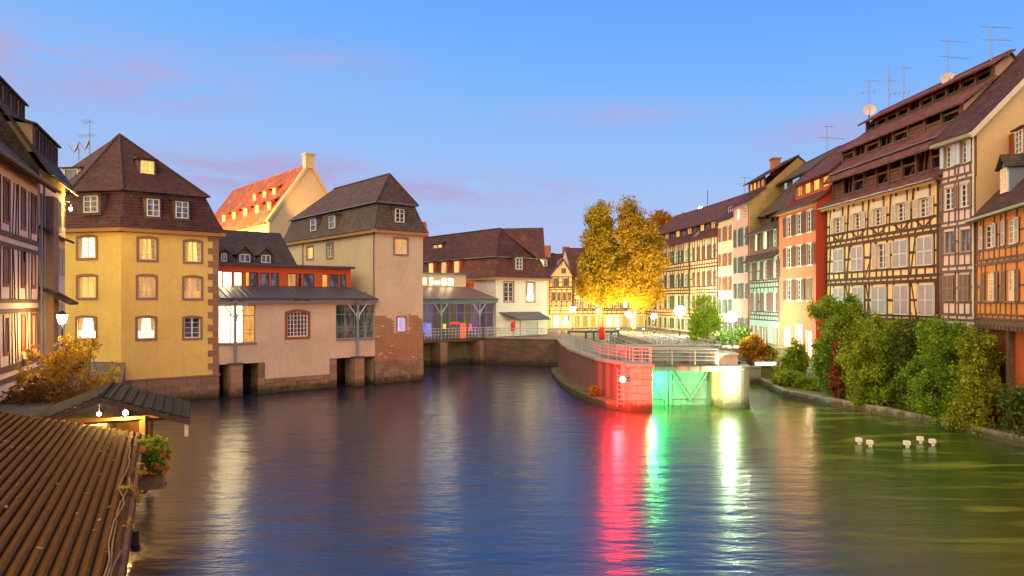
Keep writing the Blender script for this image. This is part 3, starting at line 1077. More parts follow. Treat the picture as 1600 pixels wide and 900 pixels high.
# zinc roof: pan plus standing seams
zr0, zr1 = (.55, 7.2), (-2.15, 8.15)
P = FG.pt
MB().slab([P(-.02, *zr0), P(FG.L, *zr0), P(FG.L - 1.1, *zr1), P(-.02, *zr1)], .07).build('zinc_roof', M_ZINC, g1)
for k in range(1, 26):
    u = FG.L * k / 26
    top = min(1.0, (FG.L - u) / 1.1 + .12)
    q = (zr0[0] + (zr1[0] - zr0[0]) * top, zr0[1] + (zr1[1] - zr0[1]) * top)
    MB().tube([P(u, zr0[0], zr0[1] + .02), P(u, q[0], q[1] + .02)], .03, 4).build('roof_seam', M_ZINC, g1)
# orange upper storey, set back
FO = FG.shift(-2.2)
lO = FO.u(548)
rs = []
for (a, b) in [(342, 347), (348, 363), (365, 379), (384, 390), (391, 404), (407, 421), (423, 436), (449, 464), (466, 471), (474, 491), (503, 513), (515, 529), (531, 541)]:
    u0, u1 = FO.u(a), FO.u(b)
    rs.append((u0, u1, 8.13, 9.22))
wall(g1, FO, 8.05, 9.72, rs, M_ORANGE, -1.0, lO, depth=.15, name='orange_wall')
for r, l in zip(rs, ['H', 'H', 'W', 'A', 'B', 'B', 'B', 'D', None, 'B', 'D', 'B', 'B']):
    window(g1, FO, r, l, frame=M_SLATE, cols=1, rows=1, depth=.1)
MB().box(FO, -1.2, lO + .25, -3.2, .35, 9.722, 9.9).build('flat_roof_edge', M_SLATE, g1)
wall(g1, Fac(FO.pt(lO, 0, 0)[:2], FO.pt(lO, -4, 0)[:2]), 7.2, 9.72, [], M_ORANGE)
# brown attic roof behind with three small dormers
FD = FG.shift(-3.1)
q0, q1 = (0, 9.88), (-5.2, 13.0)
P = FD.pt
MB().slab([P(-2.5, *q0), P(7.3, *q0), P(7.9, *q1), P(-2.5, *q1)], .12).build('attic_roof', T_DARK, g1)
MB().slab([P(-2.5, *q1), P(7.9, *q1), P(7.3, -10, 9.9), P(-2.5, -10, 9.9)], .12).build('attic_roof', T_DARK, g1)
MB().poly([P(7.25, -.1, 9.7), P(7.25, -9.9, 9.7), P(7.8, -5.2, 12.9)]).build('attic_gable', T_DARK, g1)
for (a, b) in [(345, 354), (374, 390), (408, 422)]:
    Fd = FD.shift(-.35)
    u0, u1 = Fd.u(a), Fd.u(b)
    dormer(g1, Fd, (u0 + u1) / 2, (u1 - u0) * 1.35, 0, 9.95, 10.75, 1.3, M_BEAM2, T_DARK, 'B', 'gable', 2, 1)

# ------------------------------------------------------------------ tower wing with mansard
tw = thing('tower_house', (*LE(19.05), 0), 'beige tower house with brick lower wall and hipped mansard roof beside the gallery', 'house')
TL = 4.73
FT = Fac(LE(19.05), LE(19.05 + TL))
FTL = Fac(LE(19.05, 19.2), LE(19.05))
FTR = Fac(LE(19.05 + TL), LE(19.05 + TL, 19.2))
TE = 13.05
hT = [FT.rect(617, 373, 636, 397), FT.rect(621, 495, 634, 518)]
hL = [FTL.rect(480, 386, 489, 404), FTL.rect(511, 381, 520, 402)]
wall(tw, FT, -.5, TE, hT, M_TOWER)
wall(tw, FTL, -.5, TE, hL, M_TOWER)
wall(tw, FTR, -.5, TE, [], M_TOWER)
window(tw, FT, hT[0], 'D', arch=.05, surround=M_SAND, sw=.16, rows=4)
window(tw, FT, hT[1], 'P', arch=.1, surround=M_SAND, sw=.12, rows=3)
window(tw, FTL, hL[0], 'A', surround=M_SAND, sw=.17, cols=1, rows=3)
window(tw, FTL, hL[1], 'B', surround=M_SAND, sw=.17, cols=2, rows=4)
stones(tw, FT, -.03, TL + .03, -.4, 1.9, .4, .75, M_BLOCK, .06, back=-.2)
M_BRICK = stone('tower_brick', (.36, .19, .10), .2)
bk = MB()
z = 1.9; row = 0
while z < 5.75:
    u = -.02 + (-.14 if row % 2 else 0)
    while u < TL:
        w = .29
        a, b = max(u, -.03), min(u + w, TL + .02)
        top_lim = 5.55 + .35 * math.sin(u * 2.1 + 1) * random.uniform(.3, 1)
        r = hT[1]
        inside = a < r[1] + .14 and b > r[0] - .14 and z + .12 > r[2] - .14 and z < r[3] + .14
        if b - a > .05 and z < top_lim and not inside and random.random() > .02:
            bk.box(FT, a + .006, b - .006, -.03, .022 + random.uniform(-.008, .012), z + .006, z + .114)
        u += w
    z += .12; row += 1
tag(bk.build('brickwork', M_BRICK, tw), kind='stuff')
downpipe(tw, FTL, FTL.L - .12, .1, 6.9, TE)
downpipe(tw, FTL, FTL.u(474), .08, 9.9, TE)
footT = [LE(19.05), LE(19.05 + TL), LE(19.05 + TL, 19.2), LE(19.05, 19.2)]
def mansard(house, foot, z_e, z_b, inset, ridge, mat, mat2, over=.4, kick=.7):
    n = len(foot)
    a = hipring(foot, -over, z_e - .05); b = hipring(foot, -.02, z_e + kick); c = hipring(foot, inset, z_b)
    o2 = hipring(foot, inset - .28, z_b - .1)
    for i in range(n):
        j = (i + 1) % n
        MB().quad(a[i], a[j], b[j], b[i]).quad(b[i], b[j], c[j], c[i]).build('roof', mat, house)
        f = Fac(a[i][:2], a[j][:2])
        MB().box(f, 0, f.L, -over + .05, -.06, z_e - .32, z_e - .053).build('cornice', paint('orange_brown_cornice', (.40, .20, .08), .7), house)
    r0, r1 = ridge
    # foot order: front-left, front-right, back-right, back-left
    MB().poly([o2[0], o2[1], r0]).build('roof', mat2, house)
    MB().poly([o2[1], o2[2], r1, r0]).build('roof', mat2, house)
    MB().poly([o2[2], o2[3], r1]).build('roof', mat2, house)
    MB().poly([o2[3], o2[0], r0, r1]).build('roof', mat2, house)
    for p, q in ((o2[0], r0), (o2[1], r0), (r1, r0)):
        MB().tube([p, q], .09, 6).build('ridge_tiles', mat2, house)
    for i in range(n):
        MB().tube([o2[i], o2[(i + 1) % n]], .05, 5).build('gutter', M_GUT, house)
r0 = LE(19.05 + TL / 2, 1.7); r1 = LE(19.05 + TL / 2, 12.6)
mansard(tw, footT, TE, 15.5, .55, ((*r0, 18.2), (*r1, 18.2)), T_OLD, tiles('plum_weathered_tiles', (.115, .06, .058), (.08, .045, .05)))
Fd = FT.shift(.05)
u0, u1, z0, z1 = Fd.rect(617, 326, 631, 350)
dormer(tw, Fd, (u0 + u1) / 2, 1.15, 0, z0 - .05, z1 + .1, 1.2, M_BEAM2, T_OLD, None, 'shed', 2, 3, rise=.25)
Fd = FTL.shift(.05)
for a, b, c, d_ in [(486, 342, 494, 363), (515, 337, 524, 359)]:
    u0, u1, z0, z1 = Fd.rect(a, c and b, c, d_)
    dormer(tw, Fd, (u0 + u1) / 2, (u1 - u0) * 1.3, 0, z0 - .05, z1 + .1, 1.2, M_BEAM2, T_OLD, 'B', 'shed', 1, 2, rise=.25)

# ------------------------------------------------------------------ orange-roofed hall behind
oh = thing('hall', (-24.5, 85, 2.9), 'tall hall with orange-red dormered roof and bare gable wall glowing behind the tower house', 'building')
gA = Vector((-24.5, 85))
w2 = 4.9
gl_ = gA - E * w2; gr_ = gA + E * w2
FH = Fac(gl_, gr_)
HL = 27
EH, RH = 16.7, 23.6
P = FH.pt
M_HALL = plaster('hall_plaster', (.58, .42, .24), .2)
MB().poly([P(0, 0, 2.9), P(2 * w2, 0, 2.9), P(2 * w2, 0, EH), P(w2, 0, RH), P(0, 0, EH)]).build('gable_wall', M_HALL, oh)
MB().slab([P(-.35, .25, EH - .45), P(w2, .25, RH + .18), P(w2, -.45, RH + .18), P(-.35, -.45, EH - .45)], .3).build('gable_coping', M_HALL, oh)
MB().slab([P(2 * w2 + .35, .25, EH - .45), P(w2, .25, RH + .18), P(w2, -.45, RH + .18), P(2 * w2 + .35, -.45, EH - .45)], .3).build('gable_coping', M_HALL, oh)
m = MB(); m.box(FH, w2 - .55, w2 + .55, -.6, .32, RH - .6, RH + 1.0); m.box(FH, w2 - .68, w2 + .68, -.72, .44, RH + 1.0, RH + 1.16)
m.build('gable_cap', M_HALL, oh)
MB().slab([P(-.5, -.4, EH - .7), P(w2, -.4, RH), P(w2, -HL, RH), P(-.5, -HL, EH - .7)], .15).build('roof', T_ORNG, oh)
MB().slab([P(2 * w2 + .5, -.4, EH - .7), P(w2, -.4, RH), P(w2, -HL, RH), P(2 * w2 + .5, -HL, EH - .7)], .15).build('roof', T_ORNG, oh)
FHL = Fac(P(0, -HL, 0)[:2], P(0, 0, 0)[:2])
hw = []
for px in (369, 386, 404):
    u = FHL.u(px)
    hw.append((u - .55, u + .55, 14.4, 16.0))
wall(oh, FHL, 2.9, EH - .4, hw, M_HALL)
for r in hw: window(oh, FHL, r, 'A', rows=3)
for px in (350, 366, 384, 402, 421):
    Fd = FHL.shift(-.9)
    u = Fd.u(px)
    dormer(oh, Fd, u, 1.25, 0, 17.3, 18.9, 1.6, M_ORANGE, T_ORNG, 'A', 'shed', 2, 3, rise=.9)
for px in (398, 414, 429):
    Fd = FHL.shift(-2.5)
    u = Fd.u(px)
    dormer(oh, Fd, u, 1.1, 0, 19.6, 21.0, 1.4, M_ORANGE, T_ORNG, 'D', 'shed', 2, 3, rise=.8)

# ------------------------------------------------------------------ far white house with second gallery
M_PALE = plaster('pale_green_white_plaster', (.70, .70, .56), .15)
mh = thing('mill_house', (-1.85, 80.6, 2.9), 'pale plastered house with red-brown mansard roof and small canopy beyond the river wall', 'house')
mc = Vector((-1.85, 80.6))
def ME(t, s=0.0):
    p = mc + E * t + Bk * s
    return (p.x, p.y)
ML = 8.0
FM = Fac(ME(0), ME(ML)); FML = Fac(ME(0, 24), ME(0)); FMR = Fac(ME(ML), ME(ML, 12))
ZE = 9.75
hM = [FM.rect(788, 441, 802, 471), FM.rect(823, 442, 835, 471)]
door = FM.rect(822, 503, 840, 531); door = (door[0], door[1], 2.9, door[3])
wall(mh, FM, 0, ZE, hM + [door], M_PALE)
wall(mh, FML, 0, ZE, [], plaster('shaded_lilac_plaster', (.62, .58, .54), .15)); wall(mh, FMR, 0, ZE, [], M_PALE)  # shade on the left face is put into this duller lilac plaster
window(mh, FM, hM[0], None, surround=M_SAND, sw=.14, rows=4, sill=M_SAND)
window(mh, FM, hM[1], 'W', surround=M_SAND, sw=.14, rows=4, sill=M_SAND)
MB().box(FM, door[0] + .02, door[1] - .02, -.16, -.08, 2.92, door[3] - .02).build('door', paint('pale_green_door', (.5, .62, .5), .5), mh)
u0, u1 = FM.u(784), FM.u(842)
P = FM.pt
MB().slab([P(u0 + .9, 2.2, 4.85), P(u1, 2.2, 4.85), P(u1, .02, 5.7), P(u0 - .4, .02, 5.7)], .09).build('canopy', M_ZINC, mh)
for u in (u0 + 1.0, u1 - .1):
    MB().tube([P(u, 2.1, 2.9), P(u, 2.1, 4.8)], .05, 6).build('canopy_post', M_STEEL, mh)
mansard(mh, [ME(0), ME(ML), ME(ML, 24), ME(0, 24)], ZE, 12.2, .7, ((*ME(ML / 2 - .6, 3.4), 15.8), (*ME(ML / 2 - .6, 20), 15.8)), T_RED, T_PURP, over=.5)
# cross wing roof to the right
def px3(px, py, Y): return ((px - 800) / FX * Y, Y, CZ - (py - HY) / FX * Y)
MB().slab([(*ME(ML / 2 - .6, 3.4), 15.78), px3(849, 355.5, 88.5), px3(852, 405, 86.2), px3(839, 403, 84.6)], .12).build('cross_roof', T_RED, mh)
fx_ = Fac(px3(838, 470, 85.4)[:2], px3(850, 470, 86.8)[:2])
wall(mh, fx_, 2.9, 12.3, [], M_PALE)
Fd = FM.shift(.0)
u0, u1, z0, z1 = Fd.rect(805, 403, 816, 422)
dormer(mh, Fd, (u0 + u1) / 2, 1.3, 0, z0 - .1, z1 + .15, 1.2, M_BEAM2, T_RED, None, 'shed', 2, 3, rise=.25)
Fd = FML.shift(.0)
for px in (674, 694, 714):
    dormer(mh, Fd, Fd.u(px), 1.25, 0, 10.25, 12.0, 1.1, M_ORANGE, T_RED, 'A', 'shed', 2, 3, rise=.3)
Fd = FML.shift(-2.0)
for px in (681, 688):
    dormer(mh, Fd, Fd.u(px), 1.0, 0, 13.3, 14.5, 1.6, M_BEAM2, T_PURP, 'A', 'shed', 1, 2, rise=.9)
MB().hexa([(*ME(2.5, 21), 14), (*ME(5.0, 21), 14), (*ME(5.0, 23), 14), (*ME(2.5, 23), 14), (*ME(3.1, 21.4), 18.2), (*ME(4.5, 21.4), 18.2), (*ME(4.5, 22.6), 18.2), (*ME(3.1, 22.6), 18.2)]).build('roof_lantern', T_ORNG, mh)

g2 = thing('far_gallery', (-5, 78, 0), 'far glazed gallery with violet glowing panes on stone piers behind the tower house', 'building')
gp = Vector((-7.9, 75.5))
def GE(t, s=0.0):
    p = gp + E * t + Bk * s
    return (p.x, p.y)
F2 = Fac(GE(-6), GE(7.85))
P = F2.pt
MB().box(F2, 0, F2.L, -5, .05, 2.55, 2.85).build('floor_slab', M_QUAY, g2)
MB().box(F2, 0, F2.L, -.1, .4, 6.75, 7.25).build('fascia_beam', paint('green_grey_fascia', (.10, .19, .17), .5), g2)
MB().slab([P(0, .55, 7.22), P(F2.L + .1, .55, 7.22), P(F2.L - 1.5, -3.0, 8.6), P(0, -3.0, 8.6)], .1).build('zinc_roof', paint('red_grey_roof_metal', (.17, .11, .10), .5), g2)
m0 = F2.u(655)
cols_ = [emit('violet_pane_glow', (.14, .09, .26), .36, .95), emit('dusky_pane_glow', (.22, .15, .10), .34, .95), emit('teal_pane_glow', (.06, .11, .11), .34, .95), emit('magenta_pane_glow', (.30, .15, .30), .34, .95)]  # dark panes; the tinted interior reflections are put into their emission
glazing(g2, F2, (m0, F2.L - .1, 2.95, 6.72), [cols_[i] for i in (2, 0, 1, 2, 1, 0, 1, 3, 0, 3)], 10, d=-.4)
for (xa_, ya_, xb_, yb_, cname, col_, st_) in [(659, 504, 664, 519, 'blue_glow', (.03, .12, 1.0), 1.6), (664.5, 505, 674, 526, 'lilac_glow', (.35, .35, .9), .5), (703, 503, 718, 507, 'red_glow_strip', (.9, .06, .02), .8), (719, 505, 728, 528, 'red_glow', (1.0, .10, .02), .8), (733, 506, 737, 517, 'pink_glow', (1.0, .1, .3), .9), (692, 506, 697, 514, 'amber_glow', (1.0, .5, .1), 1.0)]:
    F4 = F2.shift(-.33)
    r_ = F4.rect(xa_, ya_, xb_, yb_)
    MB().box(F4, r_[0], r_[1], -.02, .01, r_[2], r_[3]).build('glow_panel', emit(cname, col_, st_, .3), g2)  # added glowing blocks standing for coloured patches seen through the glass
for px in (687, 747): forked_column(g2, F2, F2.u(px), .25, 2.86, 6.75)
m = MB()
for z in (3.35, 3.7, 4.0): m.box(F2, m0, F2.L, .28, .31, z, z + .04)
for k in range(24):
    u = m0 + (F2.L - m0) * k / 23
    m.box(F2, u - .015, u + .015, .275, .315, 2.85, 4.02)
m.build('balustrade', M_SHUT_W, g2)
for px in (690, 751):
    u = F2.u(px); zz = -.4
    while zz < 2.45:
        MB().box(F2, u - .45, u + .45, -1.3, .45 + random.uniform(-.02, .02), zz + .008, zz + .48).build('pier_stone', M_PIER, g2)
        zz += .49
stones(g2, F2.shift(-1.6), m0, F2.L, -.4, 2.5, .42, .8, stone('mossy_block', (.20, .19, .09), .6), .05)
# lit penthouse strip
F3 = F2.shift(-3.0)
a, b = F3.u(655), F3.u(728)
ws = [(F3.u(660), F3.u(667), 8.75, 9.6), (F3.u(671), F3.u(677), 8.75, 9.6), (F3.u(678), F3.u(689), 8.75, 9.3), (F3.u(690), F3.u(698), 8.75, 9.6), (F3.u(700), F3.u(709), 8.75, 9.6)]
wall(g2, F3, 8.5, 10.0, ws, plaster('lit_cream_plaster', (.75, .62, .35), .1), a, b, name='penthouse_wall')
for r, l in zip(ws, 'WHWHH'): window(g2, F3, r, l, cols=1, rows=1, frame=M_SHUT_C, depth=.08)
MB().box(F3, a - .2, b + .2, -3, .25, 10.002, 10.15).build('penthouse_roof', M_GUT, g2)
MB().box(F3, F3.u(731), F3.u(738), -.4, .3, 8.5, 9.15).build('flue_box', M_ORANGE, g2)

# ------------------------------------------------------------------ right-hand row
def row_house(name, label, A, B, z0, ze, ridge, mat, holes, side_near=True, side_mat=None, depth=11.0, roofmat=T_RED, prof=None, cat='house'):
    F = Fac(A, B)
    h = thing(name, (F.A.x, F.A.y, z0), label, cat)
    wall(h, F, z0, ze, holes, mat)
    pr = prof or [(0, ze), (ridge[0], ridge[1] - .12), (-depth, ze)]
    full = [(0, z0)] + pr + [(-depth, z0)]
    endwall(h, F, F.L, full, side_mat or mat, 'side_wall')
    endwall(h, F, 0, list(reversed(full)), side_mat or mat, 'side_wall')
    MB().quad(F.pt(0, -depth, z0), F.pt(F.L, -depth, z0), F.pt(F.L, -depth, ze), F.pt(0, -depth, ze)).build('rear_wall', mat, h)
    MB().slab([F.pt(-.1, ridge[0], ridge[1]), F.pt(F.L + .1, ridge[0], ridge[1]), F.pt(F.L + .1, -depth - .3, ze), F.pt(-.1, -depth - .3, ze)], .12).build('rear_roof', roofmat, h)
    MB().tube([F.pt(-.12, ridge[0], ridge[1] + .02), F.pt(F.L + .12, ridge[0], ridge[1] + .02)], .1, 6).build('ridge_tiles', roofmat, h)
    return h, F

M_LOFT = wood('weathered_loft_boards', (.16, .085, .045))
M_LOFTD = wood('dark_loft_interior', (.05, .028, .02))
def loft(h, F, d, z0, z1, u0, u1, n, boards=True, lits=None):
    """open drying loft: dark back, posts, rails and a few loose boards"""
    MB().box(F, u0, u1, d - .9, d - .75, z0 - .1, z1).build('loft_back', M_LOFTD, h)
    for k in range(n + 1):
        u = u0 + (u1 - u0) * k / n
        MB().box(F, u - .09, u + .09, d - .1, d + .08, z0 - .05, z1).build('loft_post', M_LOFT, h)
    for k in range(n):
        a, b = u0 + (u1 - u0) * k / n + .1, u0 + (u1 - u0) * (k + 1) / n - .1
        kind = random.random()
        if boards and kind < .34:
            zz = z0
            while zz < z0 + (z1 - z0) * random.uniform(.35, .9):
                MB().box(F, a, b, d - .05 + random.uniform(-.03, .03), d + random.uniform(-.01, .03), zz, zz + .2).build('loft_board', M_LOFT, h)
                zz += .23
        elif kind < .8:
            m = MB()
            MB().box(F, a, b, d - .04, d + .04, z0 + (z1 - z0) * .5, z0 + (z1 - z0) * .5 + .14).build('loft_rail', M_LOFT, h)
            beam_a = F.pt(a, d - .3, z0); beam_b = F.pt(b, d - .4, z1)
            MB().tube([beam_a, beam_b], .08, 4).build('loft_brace', M_LOFT, h)
        else:
            for s in range(3):
                u = a + (b - a) * (s + .5) / 3
                MB().tube([F.pt(u - .15, d - .35, z0), F.pt(u + .15, d - .3, z1)], .07, 4).build('loft_brace', M_LOFT, h)

# R1: the big tanner's house
A1, B1 = (25.42, 57.0), (26.1, 43.0)
P_OCH = plaster('warm_yellow_plaster', (.76, .57, .24), .2)
F = Fac(A1, B1)
top = [(F.u(c - w), F.u(c + w), 12.3, 13.5) for c, w in ((1310, 5.5), (1341, 6), (1373, 6.5), (1409, 7), (1444, 7.5))]
mid = [(F.u(a), F.u(b), 9.25, 11.0) for a, b in ((1304, 1319), (1332, 1349), (1371, 1385), (1397, 1419), (1434, 1458))]
low = [(F.u(a), F.u(b), 6.1, 8.0) for a, b in ((1304, 1319), (1333, 1350), (1364, 1385), (1398, 1420), (1436, 1460))]
h, F = row_house('tanner_house', 'wide yellow half-timbered house with three tiers of open drying lofts in its roof', A1, B1, .3, 14.55, (-4.5, 22.3), P_OCH, top + mid + low, prof=[(0, 14.5), (-.6, 15.2), (-.6, 16.6), (-1.4, 18.1), (-1.4, 18.9), (-3.4, 20.6), (-3.4, 21.3), (-4.5, 22.2), (-11, 14.5)], side_mat=plaster('pink_grey_plaster', (.5, .3, .24), .3))
for i, r in enumerate(top):
    w = window(h, F, r, None, shut=M_SHUT_C, shutmode='open', rows=4, surround=M_SHUT_C, sw=.09, shw=.5)
    MB().box(F, r[0] - .12, r[1] + .12, .0, .1, r[3] + .02, r[3] + .5).build('head_board', M_SHUT_C, w)
for i, r in enumerate(mid):
    if i == 2:
        window(h, F, r, 'B', shut=M_SHUT_C, shutmode='open', rows=4, surround=M_SHUT_C, sw=.08, arch=.1, shw=.5)
    else:
        window(h, F, r, None, shut=M_SHUT_W, shutmode='closed', rows=4, surround=M_SHUT_W, sw=.08, arch=.12)
for i, r in enumerate(low):
    window(h, F, r, None, shut=M_SHUT_W, shutmode='closed', rows=4, surround=M_SHUT_W, sw=.08, arch=.12)
storey(h, F, 11.28, 14.4, top, M_BEAM, w=.21, under='V', double=.34, top=True)
storey(h, F, 8.28, 11.28, mid, M_BEAM, w=.21, under='post', double=.34)
storey(h, F, 5.45, 8.28, low, M_BEAM, w=.21, under='post', double=.28)
for a, b in ((0, 1), (1, 2), (3, 4)):
    c0, c1 = mid[a][1] + .25, mid[b][0] - .25
    beam(h, F, (c0, 8.7), (c1, 11.2), .12, M_BEAM, .026)
    c0, c1 = low[a][1] + .25, low[b][0] - .25
    beam(h, F, (c1, 5.8), (c0, 8.2), .12, M_BEAM, .026)
MB().box(F, -.15, F.L + .1, -.1, .38, 14.42, 14.56).build('eave_soffit', paint('yellow_eave_paint', (.42, .27, .08), .7), h)
MB().box(F, -.15, F.L + .1, .30, .44, 14.2, 14.42).build('eave_board', paint('yellow_eave_paint', (.42, .27, .08), .7), h)
T_TAN = tiles('tanner_tiles', (.19, .062, .045), (.145, .05, .038))
strip(h, F, (.6, 14.45), (-.62, 15.3), 0, F.L, T_TAN, ext=.25)
strip(h, F, (.15, 16.5), (-.5, 17.2), 0, F.L, T_TAN, ext=.3)
strip(h, F, (-.35, 17.28), (-1.4, 18.2), 0, F.L, T_TAN, ext=.3)
strip(h, F, (-1.0, 19.0), (-3.4, 20.75), 0, F.L, T_TAN, ext=.35)
strip(h, F, (-2.8, 21.35), (-4.5, 22.35), 0, F.L, T_TAN, ext=.4)
for (d, z) in ((.62, 14.43), (-.33, 17.22), (-.62, 15.34), (-1.42, 18.26), (-3.42, 20.82)):
    MB().tube([F.pt(-.2, d, z), F.pt(F.L + .2, d, z)], .045, 5).build('flashing', M_GUT, h)
loft(h, F, -.6, 15.25, 16.75, .05, F.L - .05, 9)
loft(h, F, -1.4, 18.15, 19.2, .05, F.L - .05, 8)
loft(h, F, -3.4, 20.7, 21.6, .05, F.L - .05, 10, boards=False)

# R2: narrow tall house
A2, B2 = (26.12, 42.95), (26.3, 39.9)
F = Fac(A2, B2)
P_PNK = plaster('pinkish_white_plaster', (.66, .52, .44), .25)
P_GAB = plaster('peach_gable_plaster', (.68, .44, .22), .15)
cols2 = [(1475, 1491), (1500, 1515)]
rows2 = [(15.0, 16.25), (12.45, 13.8), (9.85, 11.15), (7.0, 8.5)]
hl = [(F.u(a), F.u(b), z0, z1) for z0, z1 in rows2 for a, b in cols2]
h, F = row_house('narrow_house', 'narrow tall pinkish half-timbered house with bare peach gable above the orange house', A2, B2, .3, 16.9, (-7.6, 24.6), P_PNK, hl, side_mat=P_GAB, depth=15, roofmat=T_PURP)
for i, r in enumerate(hl):
    if i < 2: window(h, F, (r[0] + .12, r[1] - .12, r[2], r[3]), None, shut=paint('pale_blue_shutter', (.55, .62, .68), .6), rows=4, shw=.3)
    elif i in (4, 6, 7, 5): window(h, F, r, 'B', rows=2, cols=2, frame=M_SHUT_T, shut=M_SHUT_T if i > 5 else None, shutmode='closed' if i > 5 else 'open')
    else: window(h, F, r, None, rows=4, shut=M_SHUT_T, shutmode='open', shw=.22)
for k, (zb_, zt_) in enumerate([(14.05, 16.8), (11.4, 14.05), (8.75, 11.4), (5.9, 8.75)]):
    storey(h, F, zb_, zt_, hl[2 * k:2 * k + 2], M_BEAM2, w=.14, double=.3, top=(k == 0))
strip(h, F, (.55, 16.55), (-7.6, 24.65), 0, F.L, T_PURP, ext=.3)
MB().slab([F.pt(F.L + .18, .6, 16.4), F.pt(F.L + .34, .6, 16.4), F.pt(F.L + .34, -7.6, 24.55), F.pt(F.L + .18, -7.6, 24.55)], .28).build('verge_board', M_SHUT_C, h)
MB().box(F, -.25, F.L + .3, .1, .5, 16.3, 16.5).build('eave_board', paint('green_grey_eave', (.30, .29, .16), .6), h)
downpipe(h, F, F.L - .08, .1, 6, 16.3, M_SHUT_C)

# R3: orange house turning towards the viewer
A3, B3 = (26.3, 39.85), (23.35, 29.3)
F = Fac(A3, B3)
P_ORG = plaster('orange_plaster', (.66, .26, .06), .2)
r1 = [(F.u(a), F.u(b), 9.85, 11.1) for a, b in ((1538, 1553), (1573, 1588))] + [(F.u(1622), F.u(1642), 9.85, 11.1)]
r2 = [(F.u(a), F.u(b), 7.0, 8.55) for a, b in ((1541, 1556), (1573, 1588))] + [(F.u(1622), F.u(1642), 7.0, 8.55)]
h, F = row_house('orange_house', 'orange half-timbered house with brown roof and grey gabled dormer at the right edge', A3, B3, 5.95, 11.7, (-5.2, 17.6), P_ORG, r1 + r2, depth=10, roofmat=T_DARK)
for r in r1: window(h, F, r, 'D' if r is r1[1] else None, shut=M_SHUT_W, rows=4, shw=.42)
for r in r2: window(h, F, r, 'D', shut=M_SHUT_T, rows=4, shw=.42, sill=M_SAND)
storey(h, F, 9.0, 11.6, r1, M_BEAM2, w=.15, double=.22, top=True)
storey(h, F, 6.05, 9.0, r2, M_BEAM2, w=.15, double=.22)
FL = F.shift(-.55)
wall(h, FL, .3, 5.95, [], plaster('brick_red_plaster', (.40, .09, .03), .3), name='lower_wall')
MB().box(F, 0, F.L, -.6, .12, 5.72, 5.945).build('jetty_beam', M_BEAM2, h)
for k in range(22):
    u = .2 + k * .5
    MB().box(F, u, u + .18, -.3, .2, 5.5, 5.718).build('joist_end', M_BEAM2, h)
for px in (1537, 1584):
    u = FL.u(px)
    MB().box(FL, u - .17, u + .17, .02, .3, .3, 5.7).build('timber_post', wood('old_oak_post', (.17, .11, .06)), h)
MB().box(FL, FL.u(1556), FL.u(1572), -.1, .02, 1.2, 4.0).build('door', paint('dark_red_door', (.12, .02, .015), .6), h)
strip(h, F, (.5, 11.45), (-5.2, 17.7), 0, F.L, T_PURP, ext=.2)
gutter(h, F, -.1, F.L, .55, 11.5, paint('green_gutter', (.32, .38, .2), .5))
Fd = F.shift(-.7)
u0, u1, z0, z1 = Fd.rect(1562, 272, 1580, 314)
dormer(h, Fd, (u0 + u1) / 2, 1.2, 0, 12.6, 14.2, 1.5, paint('slate_blue_dormer', (.16, .18, .22), .6), T_DARK, 'D', 'gable', 2, 3)
Fd = F.shift(-1.9)
ud = Fd.u(1594)
dm = dormer(h, Fd, ud, 1.2, 0, 14.9, 16.5, 2.4, P_ORG, T_DARK, None, 'shed', 2, 4, rise=.7)
for s in (-1, 1):
    shutter_mesh(Fd, ud + s * .95 - .27, ud + s * .95 + .27, 15.05, 16.4, .06).build('shutter', paint('rust_shutter', (.38, .09, .03), .6), dm)

# R4: red house
A4, B4 = (24.75, 65.3), (24.75, 57.35)
F = Fac(A4, B4)
P_REDH = plaster('coral_red_plaster', (.62, .17, .085), .2)
cx = [(1229.5, 1237.5), (1245, 1253), (1261, 1269)]
rz = [(12.75, 14.5), (10.0, 11.75), (7.05, 8.85)]
hl = [(F.u(a), F.u(b), z0, z1) for z0, z1 in rz for a, b in cx]
gl0 = [(F.u(1226.5), F.u(1235.5), 2.4, 4.5), (F.u(1244), F.u(1254), 2.0, 4.9), (F.u(1261), F.u(1269), 2.4, 4.4)]
h, F = row_house('red_house', 'coral red house with brown shutters and three dazzling lit ground-floor windows', A4, B4, .3, 15.1, (-5.6, 21.2), P_REDH, hl + gl0, side_mat=plaster('deep_red_plaster', (.50, .07, .03), .2), depth=11)
for i, r in enumerate(hl):
    window(h, F, r, None if i != 8 else None, shut=M_SHUT_B if i != 8 else M_SHUT_T, shutmode='open' if i != 8 else 'closed', rows=4, shw=.62, surround=M_SHUT_W, sw=.1)
for r in gl0: window(h, F, r, M_LITH, cols=2, rows=3, surround=M_SHUT_C, sw=.1)
MB().box(F, 0, F.L, -.1, .05, .3, 1.9).build('plinth', M_QUAYL, h)
MB().box(F, -.1, F.L + .1, -.05, .35, 14.85, 15.06).build('eave_board', paint('yellow_eave_paint', (.42, .27, .08), .7), h)
strip(h, F, (.5, 14.95), (-1.5, 16.3), 0, F.L, T_RED, ext=.2)
aw = [(.4 + 1.8 * k, 1.55 + 1.8 * k, 16.5, 17.5) for k in range(4)]
Fa = F.shift(-1.5)
wall(h, Fa, 16.2, 17.75, aw, M_ORANGE, .1, F.L - .1, name='attic_wall')
for r in aw: window(h, Fa, r, 'A', rows=1, cols=3, frame=M_BROWNF, depth=.06)
strip(h, F, (-.95, 17.55), (-5.6, 21.25), 0, F.L, T_RED, ext=.2)

